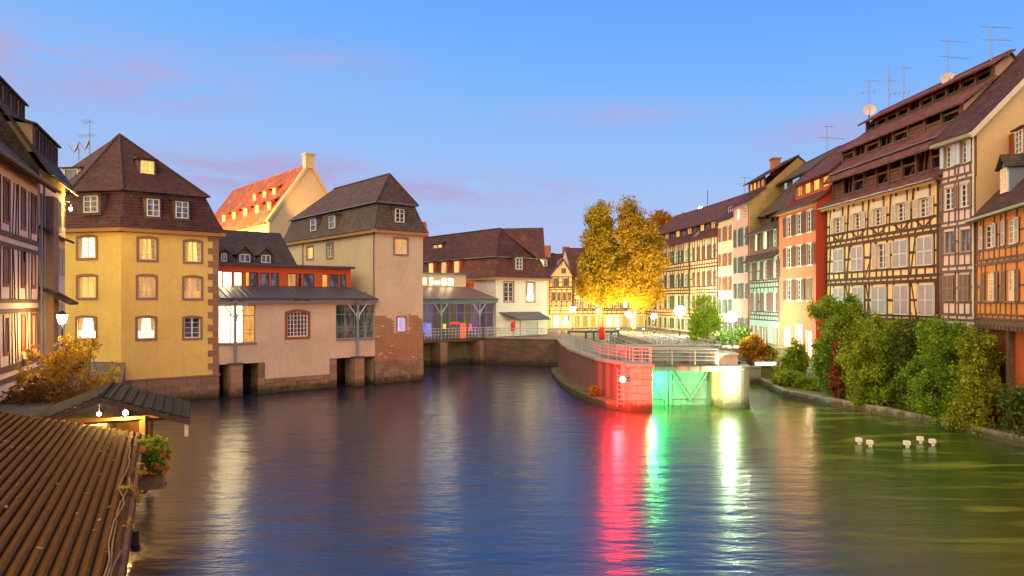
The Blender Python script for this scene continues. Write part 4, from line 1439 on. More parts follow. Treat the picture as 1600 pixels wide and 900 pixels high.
# R5: teal half-timbered house
A5, B5 = (25.0, 74.0), (24.8, 65.4)
F = Fac(A5, B5)
P_TEAL = plaster('turquoise_plaster', (.30, .52, .44), .2)
ra = [(F.u(a), F.u(b), 12.1, 13.8) for a, b in ((1179, 1184), (1191.5, 1199), (1207.5, 1214.5))]
rb = [(F.u(a), F.u(b), 9.15, 10.85) for a, b in ((1176, 1182), (1193.5, 1199.5), (1209.5, 1215))]
rc = [(F.u(a), F.u(b), 6.0, 7.8) for a, b in ((1178.5, 1182), (1194.5, 1200), (1209, 1214))]
rd = [(F.u(a), F.u(b), 2.6, 4.5) for a, b in ((1175, 1179), (1190, 1196), (1208, 1215))]
h, F = row_house('turquoise_house', 'turquoise half-timbered house with shaggy brown roof tiers next to the red house', A5, B5, .6, 14.0, (-5.6, 21.3), P_TEAL, ra + rb + rc + rd, side_mat=plaster('dull_pink_plaster', (.42, .20, .17), .2), depth=11, roofmat=T_OLD,
                 prof=[(0, 14.0), (-1.2, 14.9), (-1.2, 15.8), (-3.2, 18.1), (-3.2, 19.2), (-5.6, 21.2), (-11, 14)])
for r, l in zip(ra, ('W', 'W', 'B')): window(h, F, r, l, rows=3, shut=M_BEAM2, shw=.4)
for i, r in enumerate(rb): window(h, F, r, None, rows=4, shut=paint('plum_shutter', (.15, .07, .065), .6), shutmode='closed' if i == 0 else 'open', shw=.75, surround=M_SHUT_C, sw=.07)
for r, l in zip(rc, ('D', None, None)): window(h, F, r, l, rows=4, shut=paint('plum_shutter', (.15, .07, .065), .6), shw=.75, surround=M_SHUT_C, sw=.07)
for i, r in enumerate(rd): window(h, F, r, None, rows=3, shut=paint('salmon_shutter', (.42, .22, .15), .6), shutmode='closed' if i == 2 else 'open', shw=.55)
storey(h, F, 8.3, 11.2, rb, M_BEAM, w=.15, double=.5)
storey(h, F, 5.1, 8.3, rc, M_BEAM, w=.15, double=.45)
wall(h, F.shift(.03), 11.3, 13.9, ra, M_LOFT, 0, F.L, depth=.06, name='board_cladding')
strip(h, F, (.75, 10.95), (-.0, 11.75), 0, F.L, T_OLD, ext=.1)
strip(h, F, (.6, 13.75), (-1.25, 14.95), 0, F.L, T_OLD, ext=.15)
loft(h, F, -1.2, 14.9, 15.95, .1, F.L - .1, 6)
strip(h, F, (-.75, 15.75), (-3.25, 18.2), 0, F.L, T_OLD, ext=.15)
Fa = F.shift(-3.2)
aw = [(.9, 1.9, 18.45, 19.2), (3.2, 5.2, 18.45, 19.2), (6.2, 7.2, 18.45, 19.2)]
wall(h, Fa, 18.1, 19.4, aw, M_LOFT, .1, F.L - .1, name='attic_wall')
for r in aw: window(h, Fa, r, emit('sky_lit_glass', (.35, .75, 1.0), .35), rows=1, cols=1, frame=M_BROWNF, depth=.06)  # unlit panes; the blue of the sky on them is put into emission
strip(h, F, (-2.7, 19.2), (-5.6, 21.35), 0, F.L, T_OLD, ext=.2)

# R6: pink house with tan gable
A6, B6 = (24.85, 79.0), (25.0, 74.1)
F = Fac(A6, B6)
P_ROSE = plaster('rose_plaster', (.58, .30, .25), .2)
rr = [(15.9, 17.1), (12.9, 14.9), (10.0, 11.8), (7.2, 8.9), (3.4, 5.2)]
cc = [(1150.5, 1155), (1161.5, 1166.5)]
hl = [(F.u(a), F.u(b), z0, z1) for z0, z1 in rr for a, b in cc]
h, F = row_house('pink_house', 'rose pink house with green shutters and tall bare tan gable above the turquoise house', A6, B6, 2.9, 17.5, (-5.2, 22.3), P_ROSE, hl, side_mat=masonry('tan_slate_gable', (.48, .30, .12), (.38, .22, .09), .22, .16), depth=11)
for i, r in enumerate(hl):
    window(h, F, r, 'W' if i == 0 else None, rows=4, shut=M_SHUT_G if i > 1 else None, shw=.55)
strip(h, F, (.5, 17.35), (-1.7, 19.0), 0, F.L, T_PURP, ext=.15)
aw = [(.3 + 1.1 * k, 1.2 + 1.1 * k, 19.15, 20.0) for k in range(4)]
Fa = F.shift(-1.7)
wall(h, Fa, 18.9, 20.2, aw, M_LOFT, 0, F.L, name='attic_wall')
for r in aw: window(h, Fa, r, 'D', rows=1, cols=1, frame=M_BROWNF, depth=.06)
strip(h, F, (-1.1, 19.95), (-5.2, 22.4), 0, F.L, T_PURP, ext=.2)
c = F.pt(1.8, -4.0, 21.4)
m = MB(); wbox(m, c[0] - .4, c[0] + .4, c[1] - .5, c[1] + .5, 20.8, 22.5); wbox(m, c[0] - .5, c[0] + .5, c[1] - .6, c[1] + .6, 22.5, 22.65)
m.build('chimney', stone('orange_brick_chimney', (.42, .16, .07), .2), h)
downpipe(h, F, F.L - .1, .1, 3, 17.3, M_BROWNF)

# R7: cream house
A7, B7 = (24.6, 84.0), (24.84, 79.1)
F = Fac(A7, B7)
P_CRM = plaster('cream_plaster', (.62, .50, .32), .2)
rr = [(13.9, 15.6), (11.0, 12.5), (8.2, 9.8), (5.5, 7.2), (3.2, 4.6)]
cc = [(1126.5, 1130.5), (1136, 1140.5)]
hl = [(F.u(a), F.u(b), z0, z1) for z0, z1 in rr for a, b in cc]
h, F = row_house('cream_house', 'narrow cream house with rust brown shutters left of the pink house', A7, B7, 2.9, 16.4, (-5, 21), P_CRM, hl, depth=11)
for i, r in enumerate(hl): window(h, F, r, 'D' if i == 1 else None, rows=3, shut=paint('rust_brown_shutter', (.32, .11, .055), .6) if i < 6 else M_SHUT_G, shw=.55)
strip(h, F, (.5, 16.25), (-5, 21.05), 0, F.L, T_PURP, ext=.15)
Fd = F.shift(-.8)
dormer(h, Fd, F.L * .5, 2.6, 0, 17.1, 18.1, 1.2, M_LOFT, T_PURP, None, 'shed', 3, 1, rise=.6)

# R8, R9: two half-timbered houses closing the row
P_BEI = plaster('pale_pink_beige_plaster', (.60, .46, .33), .2)
for (nm, lab, A, B, cs, cs2) in [('timbered_house', 'pale half-timbered house with long row of brown shutters behind the small green tree', (23.5, 93), (24.58, 84.1), [(1086, 1089.5), (1094, 1097.5), (1102, 1106), (1112, 1116)], 'r8'),
                           ('timbered_house', 'last half-timbered house of the right-hand row, beside the golden trees', (21.0, 110), (23.48, 93.1), [(1017, 1021), (1026, 1031), (1042, 1047), (1054, 1059.5), (1069, 1075)], 'r9')]:
    F = Fac(A, B)
    ez = 14.9
    rows_ = [(12.2, 13.9), (8.9, 10.7), (5.9, 7.7), (3.1, 4.6)]
    hl = [(F.u(a), F.u(b), z0, z1) for z0, z1 in rows_ for a, b in cs]
    h, F = row_house(nm, lab, A, B, 2.9, ez, (-5, 20.3), P_BEI, hl, depth=11)
    n = len(cs)
    for i, r in enumerate(hl):
        window(h, F, r, 'D' if i in (n + 2, 2 * n + 1) else ('W' if i == 2 * n + 3 and cs2 == 'r9' else None), rows=3, shut=M_SHUT_B if cs2 == 'r8' else M_SHUT_G, shw=.5 if cs2 == 'r8' else .75)
    for k, (a, b) in enumerate([(11.2, 14.8), (8.0, 11.2), (4.9, 8.0)]):
        storey(h, F, a, b, hl[k * n:(k + 1) * n], M_BEAM, w=.16, double=.4, top=(k == 0))
    strip(h, F, (.5, 14.75), (-1.3, 15.9), 0, F.L, T_RED, ext=.15)
    Fa = F.shift(-1.3)
    kk = 5 if cs2 == 'r8' else 8
    aw = [(F.L * (i + .15) / kk, F.L * (i + .85) / kk, 16.1, 17.0) for i in range(kk)]
    wall(h, Fa, 15.8, 17.2, aw, M_LOFT, 0, F.L, name='attic_wall')
    for i, r in enumerate(aw): window(h, Fa, r, ('A', 'B', 'D', None)[i % 4], rows=1, cols=2, frame=M_BROWNF, depth=.06)
    strip(h, F, (-.8, 17.0), (-5, 20.35), 0, F.L, T_RED, ext=.15)

# ------------------------------------------------------------------ far side of the square
P_FAR = plaster('far_cream_plaster', (.64, .52, .36), .2)
FY = 106.0
def px2x(px, y): return (px - 800) / FX * y
# gabled half-timbered house
A, B = (px2x(858, FY), FY), (px2x(895, FY), FY)
F = Fac(A, B)
h = thing('gabled_house', (A[0], A[1], 2.9), 'half-timbered house with pointed gable beyond the square, left of the golden trees', 'house')
hl = [(F.u(868) - .35, F.u(868) + .35, 9.2, 10.4), (F.u(884) - .35, F.u(884) + .35, 9.2, 10.4)]
r1_ = [(.4 + .8 * k, .95 + .8 * k, 7.0, 8.3) for k in range(4)]
r0_ = [(.5, 1.5, 3.0, 4.8), (2.0, 3.0, 3.3, 4.8)]
gz = 10.6
wall(h, F, 2.9, gz, hl + r1_ + r0_, P_FAR)
MB().poly([F.pt(0, 0, gz), F.pt(F.L, 0, gz), F.pt(F.L / 2 + .4, 0, 13.0)]).build('gable_wall', P_FAR, h)
for r in hl + r1_: window(h, F, r, None, rows=2, frame=M_BROWNF)
for r in r0_: window(h, F, r, 'H', rows=2, frame=M_BROWNF)
storey(h, F, 8.7, 10.6, hl, M_BEAM, w=.15, double=.3, top=True)
storey(h, F, 6.2, 8.7, r1_, M_BEAM, w=.13, under='X')
storey(h, F, 5.0, 6.2, [], M_BEAM, w=.14)
for s in (0, 1):
    u = -.5 if s == 0 else F.L + .5
    MB().slab([F.pt(u, .4, gz - .55), F.pt(F.L / 2 + .4, .4, 13.3), F.pt(F.L / 2 + .4, -9, 13.3), F.pt(u, -9, gz - .55)], .14).build('roof', T_RED, h)
window(h, F.shift(.14), (F.L / 2 + .05, F.L / 2 + .75, 11.1, 11.9), None, rows=2, frame=M_BROWNF)
endwall(h, F, F.L, [(0, 2.9), (0, gz), (-9, gz), (-9, 2.9)], P_FAR, 'side_wall'); endwall(h, F, 0, [(0, 2.9), (-9, 2.9), (-9, gz), (0, gz)], P_FAR, 'side_wall')
# long half-timbered inn
FY2 = 108.0
A, B = (px2x(895.6, FY2), FY2), (px2x(1012, FY2), FY2 + 2)
F = Fac(A, B)
n = 9
ru = [(F.L * (k + .25) / n, F.L * (k + .7) / n, 8.6, 10.2) for k in range(n)]
rm = [(F.L * (k + .2) / n, F.L * (k + .75) / n, 5.9, 7.4) for k in range(n)]
rg = [(F.L * (k + .2) / n, F.L * (k + .75) / n, 3.0, 4.7) for k in range(n)]
h, F = row_house('long_inn', 'long half-timbered inn with lit ground floor behind the golden trees', A, B, 2.9, 10.8, (-5, 15.4), P_FAR, ru + rm + rg, depth=10)
for i, r in enumerate(ru): window(h, F, r, None, rows=3, shut=M_SHUT_B, shw=.3)
for i, r in enumerate(rm): window(h, F, r, 'W' if i in (6, 7) else ('D' if i % 3 == 1 else None), rows=3, shut=M_SHUT_B, shw=.2)
for i, r in enumerate(rg): window(h, F, r, 'H' if i in (3, 4, 5, 7) else 'A', rows=2, frame=M_BROWNF)
storey(h, F, 7.9, 10.7, ru, M_BEAM, w=.15, double=.4, top=True)
storey(h, F, 5.0, 7.9, rm, M_BEAM, w=.15, double=.5, under='X')
strip(h, F, (.5, 10.65), (-5, 15.45), 0, F.L, T_RED, ext=.1)
# narrow amber house at the left edge of the square
A, B = (px2x(846, 104), 104), (px2x(857.6, 105), 105)
F = Fac(A, B)
hl = [(F.L * .3, F.L * .7, z, z + 1.3) for z in (3.6, 6.3, 8.6)]
h, F = row_house('amber_house', 'sliver of an amber lit house squeezed between the pale mill house and the gabled house', A, B, 2.9, 10.6, (-4, 13.4), plaster('amber_plaster', (.62, .38, .16), .2), hl, depth=9)
for i, r in enumerate(hl): window(h, F, r, 'A' if i == 0 else None, rows=2, frame=M_BROWNF)
strip(h, F, (.4, 10.5), (-4, 13.45), 0, F.L, T_RED, ext=.05)
# roofs of the town beyond
for i, (x0, x1, Y, z0, ze, zr, lab) in enumerate([(840, 868, 132, 2.9, 12.2, 16.2, 'far dark roofed house with pinkish dormer above the pale mill house corner'), (864, 902, 140, 2.9, 12.4, 16.6, 'far plum roofed house with brick chimney left of the golden trees'), (1000, 1045, 150, 2.9, 13, 17, 'far house mostly hidden behind the golden trees')]):
    A, B = (px2x(x0, Y), Y), (px2x(x1, Y), Y)
    F = Fac(A, B)
    h, F = row_house('town_house', lab, A, B, z0, ze, (-5, zr), P_FAR, [], depth=10, roofmat=T_PURP)
    strip(h, F, (.4, ze - .1), (-5, zr + .04), 0, F.L, T_PURP, ext=.1)
    dormer(h, F.shift(-1.5), F.L * .35, 1.6, 0, ze + 1.2, ze + 2.6, 1.4, plaster('pinkish_dormer', (.5, .28, .22)), T_RED, None, 'gable', 2, 2)
    c = F.pt(F.L * .6, -4.5, 0)
    m = MB(); wbox(m, c[0] - .7, c[0] + .7, c[1] - .6, c[1] + .6, zr - 1.2, zr + 1.5); m.build('chimney', stone('orange_brick_chimney', (.42, .16, .07), .2), h)

# ------------------------------------------------------------------ left edge: half-timbered houses
def LR(Y): return (-20.4 - .42 * (Y - 28), Y)
A, B = LR(20), LR(34.2)
F = Fac(A, B)
P_WHI = plaster('pinkish_white_wall', (.82, .68, .52), .3)
zrows = [(10.3, 11.9), (7.7, 9.2), (4.9, 6.3)]
us_ = [F.u(px) for px in (9, 36, 52)]
hl = [(u - .28, u + .28, z0, z1) for z0, z1 in zrows for u in us_] + [(u - .28, u + .28, z0, z1) for z0, z1 in zrows for u in (2.5, 5.5)]
h, F = row_house('left_house', 'white half-timbered house with rust window frames at the left edge', A, B, 2.0, 12.7, (-5, 18.2), P_WHI, hl, depth=10, roofmat=T_DARK)
for r in hl: window(h, F, r, None, frame=paint('rust_frame', (.30, .09, .04), .6), surround=paint('rust_frame', (.30, .09, .04), .6), sw=.14, rows=3)
for (a, b) in [(9.75, 12.5), (7.0, 9.75), (4.2, 7.0)]:
    beam(h, F, (0, a), (F.L, a), .2, M_BEAM2, .055); beam(h, F, (0, a - .45), (F.L, a - .45), .18, M_BEAM2, .05)
    for k in range(34):
        u = F.L * (k + .5) / 34 + random.uniform(-.1, .1)
        if any(r[0] - .2 < u < r[1] + .2 for r in hl): continue
        q = random.choice((0, 0, .25, -.25))
        beam(h, F, (u, a), (u + q, b - .45), .07, M_BEAM, .03)
    beam(h, F, (0, (a + b) / 2 + .3), (F.L, (a + b) / 2 + .3), .12, M_BEAM2, .02) if False else None
beam(h, F, (0, 2.9), (F.L, 2.9), .2, M_BEAM2, .05)
strip(h, F, (.75, 12.35), (-5, 18.25), 0, F.L, T_DARK, ext=.15)
gutter(h, F, 0, F.L + .2, .85, 12.35, paint('brown_gutter', (.13, .085, .05), .5))
downpipe(h, F, F.L - .15, .15, 2.5, 12.2, M_GUT)
A, B = LR(34.4), LR(40.2)
F = Fac(A, B)
hl = [(F.u(px) - .3, F.u(px) + .3, z0, z1) for z0, z1 in ((11.1, 12.4), (8.4, 9.9), (5.4, 6.9)) for px in (85, 95)]
h, F = row_house('left_house', 'tall house with stepped shed dormers in its mossy roof beyond the left-edge house', A, B, 2.0, 13.5, (-4.0, 20.2), P_WHI, hl, depth=9.5, roofmat=T_DARK, prof=[(0, 13.5), (-4.0, 19.9), (-9.5, 13.5)], side_mat=T_DARK)
for r in hl: window(h, F, r, None, rows=3, shut=M_SHUT_C, shw=.2)
strip(h, F, (.6, 13.2), (-4.0, 20.25), 0, F.L, T_DARK, ext=.15)
strip(h, F, (.5, 10.35), (-.05, 10.75), 0, F.L, T_DARK, ext=.02)
CRD = plaster('tan_dormer', (.42, .27, .15))
for k in range(4):
    dormer(h, F.shift(-.35), .85 + 1.5 * k, 1.25, 0, 14.3, 15.7, 1.6, CRD, T_DARK, M_LOFTD, 'shed', 1, 1, rise=.55, frame=M_BEAM2)
for k in range(4):
    dormer(h, F.shift(-1.9), .85 + 1.5 * k, 1.15, 0, 16.7, 17.9, 1.5, CRD, T_DARK, M_LOFTD, 'shed', 1, 1, rise=.55, frame=M_BEAM2)
gutter(h, F, 0, F.L + .2, .65, 13.05, paint('brown_gutter', (.13, .085, .05), .5))
downpipe(h, F, .25, .15, 2.5, 12.9, M_GUT)
MB().box(F, .5, 1.7, .0, .5, 2.5, 12.2).build('chimney_breast', plaster('brown_grey_plaster', (.30, .19, .12), .4), h)
MB().slab([F.pt(.0, 1.3, 6.9), F.pt(2.4, 1.3, 6.9), F.pt(2.4, 0, 7.7), F.pt(.0, 0, 7.7)], .12).build('porch_roof', T_DARK, h)
# ------------------------------------------------------------------ lock
M_LOCK = stone('lock_stone', (.42, .38, .30), .35)
M_GATE = paint('pale_gate_paint', (.27, .34, .28), .55)
M_RAIL = paint('galvanised_rail', (.42, .44, .43), .45, .2)
M_LAMPBODY = paint('lamp_iron', (.05, .055, .06), .5)

def point(name, loc, col, power, radius=.15, parent=None, spot=None, aim=None):
    if spot:
        d = bpy.data.lights.new(name, 'SPOT'); d.spot_size = spot; d.spot_blend = .6
    else:
        d = bpy.data.lights.new(name, 'POINT')
    d.energy = power; d.color = col; d.shadow_soft_size = radius
    o = bpy.data.objects.new(name, d)
    o.location = loc
    COL.objects.link(o)
    if aim is not None:
        o.rotation_euler = (Vector(aim) - Vector(loc)).to_track_quat('-Z', 'Y').to_euler()
    if parent is not None: adopt(o, parent)
    return o

lp = thing('lock_pier', (8.3, 45, 0), 'stone lock pier washed red beside the lock gate', 'pier')
f = Fac((7.55, 44.95), (8.95, 44.95)); stones(lp, f, 0, 1.4, -.4, 2.75, .46, .8, M_LOCK, .02, back=-.9)
f = Fac((7.2, 46.6), (7.5, 45.0)); stones(lp, f, 0, f.L, -.4, 2.75, .46, .9, M_LOCK, .02, back=-.4)
f = Fac((8.95, 44.97), (8.95, 48)); stones(lp, f, .05, f.L, -.4, 2.75, .46, 1.0, M_LOCK, .02, back=-.4)
m = MB(); wbox(m, 7.3, 9.05, 44.85, 48, 2.752, 2.95); m.build('pier_cap', M_CAP, lp)
ld = thing('ladder', (7.3, 44.85, 0), 'small steel ladder on the red-lit lock pier', 'ladder')
f = Fac((6.75, 45.35), (7.35, 44.95))
for u in (.1, .55): MB().tube([f.pt(u, .12, .2), f.pt(u, .12, 2.7)], .025, 5).build('stile', M_RAIL, ld)
for k in range(8): MB().tube([f.pt(.1, .12, .4 + .3 * k), f.pt(.55, .12, .4 + .3 * k)], .018, 5).build('rung', M_RAIL, ld)

rp = thing('lock_pier', (14.6, 46.8, 0), 'pale round-nosed lock pier right of the gate', 'pier')
prof = [(1.16, -.5), (1.12, .1), (1.06, .3), (1.05, 1.4), (1.04, 2.55), (1.1, 2.6), (1.1, 2.75), (.2, 2.78)]
MB().lathe((14.55, 46.5, 0), prof, 28).build('nose', plaster('lock_concrete', (.50, .48, .38), .5), rp, smooth=False)
f = Fac((13.42, 46.4), (15.7, 46.4)); m = MB(); wbox(m, 13.4, 15.68, 46.5, 49, -.5, 2.74); m.build('body', plaster('lock_concrete', (.50, .48, .38), .5), rp)
m = MB(); wbox(m, 13.35, 14.85, 46.3, 48.6, 2.79, 3.42); wbox(m, 13.28, 14.92, 46.22, 48.7, 3.42, 3.55); m.build('upper_block', plaster('lock_concrete', (.50, .48, .38), .5), rp)

GY = 47.4
FGt = Fac((9.05, GY), (13.42, GY))
for (a, b, lab) in [(0, 1.42, 'narrow left leaf of the pale lock gate, next to the red-lit pier'), (1.5, 4.34, 'wide right leaf of the pale lock gate with diagonal braces')]:
    g = thing('lock_gate', FGt.pt(a, 0, 0), lab, 'lock gate')
    n = max(3, int((b - a) / .36))
    for k in range(n):
        MB().box(FGt, a + (b - a) * k / n + .008, a + (b - a) * (k + 1) / n - .008, -.12, 0 + random.uniform(-.006, .006), -.5, 2.42).build('board', M_GATE, g)
    for u in (a + .09, b - .09): MB().box(FGt, u - .09, u + .09, -.14, .09, -.5, 2.48).build('gate_post', M_GATE, g)
    for z in (.5, 1.5, 2.38): MB().box(FGt, a + .181, b - .181, -.1, .06, z - .09, z + .09).build('gate_rail', M_GATE, g)
    P = FGt.pt
    segs = [((a + .25, 2.2), (b - .25, .3))] if b - a < 2 else [((a + .25, 2.2), ((a + b) / 2, .35)), ((b - .25, 2.2), ((a + b) / 2, .35))]
    for p, q in segs:
        MB().tube([P(p[0], .1, p[1]), P(q[0], .1, q[1])], .07, 6).build('brace', M_GATE, g)

fb = thing('footbridge', (11.2, 46.4, 2.5), 'pale steel footbridge deck crossing above the lock gate', 'footbridge')
FBr = Fac((8.9, 45.95), (13.5, 45.95))
MB().box(FBr, 0, FBr.L, -.06, 0, 2.38, 2.72).build('girder', M_GATE, fb)
MB().box(FBr, 0, FBr.L, -1.3, -1.24, 2.38, 2.72).build('girder', M_GATE, fb)
for k in range(15):
    MB().box(FBr, FBr.L * k / 15 + .006, FBr.L * (k + 1) / 15 - .006, -1.4, .1, 2.722, 2.77).build('deck_plank', M_BEAM2, fb)
for k in range(6):
    u = .4 + k * .76
    MB().box(FBr, u, u + .05, 0, .05, 2.4, 2.7).build('stiffener', M_GATE, fb)

def railing(label, pts, z, h=1.1, rails=4, step=1.4, mat=None, group=None, mesh=False):
    r = thing('railing', (*pts[0], z), label, 'railing', group)
    mat = mat or M_RAIL
    for i, ((x0, y0), (x1, y1)) in enumerate(zip(pts[:-1], pts[1:])):
        f = Fac((x0, y0), (x1, y1))
        n = max(1, round(f.L / step))
        for k in range(n + (1 if i == len(pts) - 2 else 0)):
            MB().tube([f.pt(f.L * k / n, 0, z), f.pt(f.L * k / n, 0, z + h)], .03, 6).build('post', mat, r)
        for k in range(rails):
            zz = z + h - (h - .12) * k / rails
            MB().tube([f.pt(0, 0, zz), f.pt(f.L, 0, zz)], .024 if k else .032, 5).build('rail', mat, r)
        if mesh:
            m = MB()
            q = int(f.L / .16)
            for k in range(1, q):
                m.box(f, f.L * k / q - .008, f.L * k / q + .008, -.008, .008, z + .12, z + h - .05)
            tag(m.build('infill_bars', mat, r), kind='stuff')
    return r
railing('steel railing along the front of the lock footbridge', [(8.95, 45.98), (13.45, 45.98)], 2.77, 1.08)
railing('steel railing along the back of the lock footbridge', [(8.95, 47.2), (13.45, 47.2)], 2.77, 1.08)
railing('long railing following the curved top of the lock island wall', [(5.25, 74.8), (5.05, 67), (5.25, 59.5), (6.3, 50.3), (7.55, 46.6)], 2.93, 1.05, 4, 1.5, mesh=True)
railing('red-lit railing round the end of the lock island', [(7.55, 46.5), (7.75, 45.15), (8.9, 45.05)], 2.95, 1.08, 4, .6)
railing('railing on top of the river wall before the pale mill house', [(-2.8, 78.3), (4.7, 75.2)], 2.99, 1.0, 3, 1.5, mesh=True)
railing('railing along the far side of the lock basin', [(13.7, 49), (13.7, 70)], 2.9, 1.05, 3, 1.75)
railing('railing along the near side of the lock basin', [(8.8, 48.5), (8.8, 76)], 2.9, 1.05, 3, 1.9)
railing('mesh railing across the head of the lock basin', [(8.8, 80), (18, 80)], 2.9, 1.3, 4, 1.3, mesh=True, mat=paint('green_rail', (.3, .42, .36), .5))
railing('short railing beside the street lamp behind the round-nosed pier', [(15.3, 49), (15.3, 58)], 2.9, 1.05, 3, 1.5)

sf = thing('sluice_gantry', (8, 73, 2.9), 'dark green steel sluice frame standing on the lock island', 'gantry')
M_GRNST = paint('dark_green_steel', (.06, .09, .06), .5)
f = Fac((5.6, 71.5), (10.9, 71.5))
MB().box(f, 0, f.L, -.25, .1, 3.75, 3.98).build('lintel', M_GRNST, sf)
for u in (.1, 1.8, 2.6, 4.4, 5.1): MB().box(f, u, u + .2, -.15, .05, 2.9, 3.748).build('upright', M_GRNST, sf)
sf2 = thing('sluice_beam', (11.5, 56, 2.9), 'long concrete walkway slab behind the footbridge railing', 'walkway')
m = MB(); wbox(m, 8.2, 16.0, 53.5, 55.2, 3.25, 3.6); m.build('slab', M_CAP, sf2)
for x in (8.35, 15.5):
    m = MB(); wbox(m, x, x + .35, 53.7, 55.0, 2.9, 3.248); m.build('support', M_CAP, sf2)

M_REDP = paint('signal_red', (.75, .03, .015), .4)
def buoy_case(x, y, label):
    r = thing('lifebuoy_case', (x, y, 2.9), label, 'lifebuoy case', 'red lifebuoy cases')
    MB().tube([(x, y, 2.9), (x, y, 4.5)], .04, 6).build('post', M_STEEL, r)
    prof = [(.05, 0), (.22, .05), (.27, .2), (.27, .95), (.22, 1.1), (.05, 1.15)]
    MB().lathe((x, y - .12, 3.55), prof, 16).build('case', M_REDP, r, True)
buoy_case(7.9, 62, 'red lifebuoy case on a post on the lock island near the red light')
buoy_case(px2x(802, 79.5), 79.5, 'red lifebuoy case on a post in front of the pale mill house')

# signals
def signal(x, y, z, col, name_col, label, power, r=.13, normal=(0, -1)):
    s = thing('signal_lamp', (x, y, z), label, 'signal lamp')
    f = Fac((x - .2, y), (x + .2, y))
    MB().box(f, .1, .3, -.02, .1, z - .16, z + .16).build('housing', M_LAMPBODY, s)
    MB().tube([(x, y + .02, z + .05), (x + (.55 if name_col == 'red' else 0), y + .6, z + .05)], .03, 6).build('bracket', M_LAMPBODY, s)
    mm = MB()
    ctr = (x, y - .12, z)
    vs = [(ctr[0] + r * math.cos(a) * math.cos(b), ctr[1] - abs(r * math.sin(b)) * .6, ctr[2] + r * math.sin(a) * math.cos(b)) for b in (0, .5, 1.0, 1.5) for a in [2 * math.pi * k / 14 for k in range(14)]]
    fs = [(i * 14 + k, i * 14 + (k + 1) % 14, (i + 1) * 14 + (k + 1) % 14, (i + 1) * 14 + k) for i in range(3) for k in range(14)]
    mm.add(vs, fs); mm.build('lens', emit('lens_' + name_col, tuple(max(c_, .05) for c_ in col), 60), s)
    point('signal_light', (x - (.45 if name_col == 'red' else 0), y - (.75 if name_col == 'red' else .42), z), col, power, .14, s)
    return s
signal(6.95, 44.4, 2.05, (1.0, .003, .004), 'red', 'glowing red signal lamp on the corner of the lock island', 3000, .2)
signal(9.2, 46.6, 2.05, (.05, 1.0, .24), 'green', 'green signal lamp at the left edge of the lock gate', 800, .05)
signal(13.92, 45.55, 2.2, (.55, 1.0, .50), 'white', 'dazzling white-green signal lamp on the front of the round-nosed pier', 420, .13)

# ------------------------------------------------------------------ street lamps
def street_lamp(px, py, Y, label, col, power, strength, rad=.27, base=2.9, kind='globe'):
    X = px2x(px, Y); Z = CZ - (py - HY) / FX * Y
    s = thing('street_lamp', (X, Y, base), label, 'street lamp', 'street lamps')
    MB().tube([(X, Y, base), (X, Y, base + .5), (X, Y, base + .55), (X, Y, Z - rad)], [.09, .09, .055, .045], 8).build('pole', M_LAMPBODY, s)
    if kind == 'globe':
        prof = [(rad * math.sin(math.pi * k / 10) + .001, -rad * math.cos(math.pi * k / 10)) for k in range(11)]
        MB().lathe((X, Y, Z), prof, 16).build('globe', emit('lamp_' + label[:12], col, power / (math.pi * 4 * math.pi * rad * rad)), s, True)
    else:
        prof = [(rad * .55, -rad), (rad, rad * .6), (rad * .9, rad * .62)]
        MB().lathe((X, Y, Z), prof, 6).build('globe', emit('lamp_' + label[:12], col, power / (math.pi * 4 * math.pi * rad * rad)), s)
        MB().lathe((X, Y, Z + rad * .63), [(rad * 1.1, 0), (rad * .5, rad * .5), (.03, rad * .8)], 6).build('cap', M_LAMPBODY, s)
    return s
WARM = (1.0, .66, .24); AMB = (1.0, .52, .12); COOL = (.85, 1.0, .70)
LAMPS = [(1144, 495, 63, 'tall globe street lamp shining by the lock, behind the round-nosed pier', COOL, 2900, 22, .44, 'globe'),
         (1022, 494, 86, 'globe street lamp in front of the last timbered house', (1, .85, .55), 1300, 14, .3, 'globe'),
         (1062, 486, 82, 'dazzling white street lamp left of the small green tree', (1, .95, .75), 2600, 30, .6, 'globe'),
         (895, 483, 96, 'amber lantern on the square in front of the gabled house', AMB, 3200, 20, .42, 'lantern'),
         (936, 486, 98, 'warm globe lamp in front of the long inn', WARM, 2500, 16, .3, 'globe'),
         (982, 491, 92, 'warm globe lamp under the golden trees', WARM, 1500, 18, .36, 'globe'),
         (97, 497, 32, 'old street lantern behind the autumn shrub on the left', (1.0, .62, .2), 420, 9, .24, 'lantern')]
wl_ = thing('wall_lamp', (px2x(107, 40.4), 40.4, 12.2), 'amber wall lamp under the eave end of the left houses', 'lamp')
cX = px2x(107, 40.4)
MB().lathe((cX, 40.6, 12.3), [(.03, -.08), (.065, -.05), (.075, .04), (.025, .07)], 10).build('bulb', emit('wall_lamp_glow', (1, .55, .08), 2600), wl_, True)
MB().tube([(cX, 40.6, 12.44), (cX, 40.6, 12.7), (cX - .5, 40.4, 12.75)], .03, 6).build('bracket', M_LAMPBODY, wl_)
LAMP_OBJ = [street_lamp(a, b, c, d, e, f_, g, h_, kind=k) for (a, b, c, d, e, f_, g, h_, k) in LAMPS]

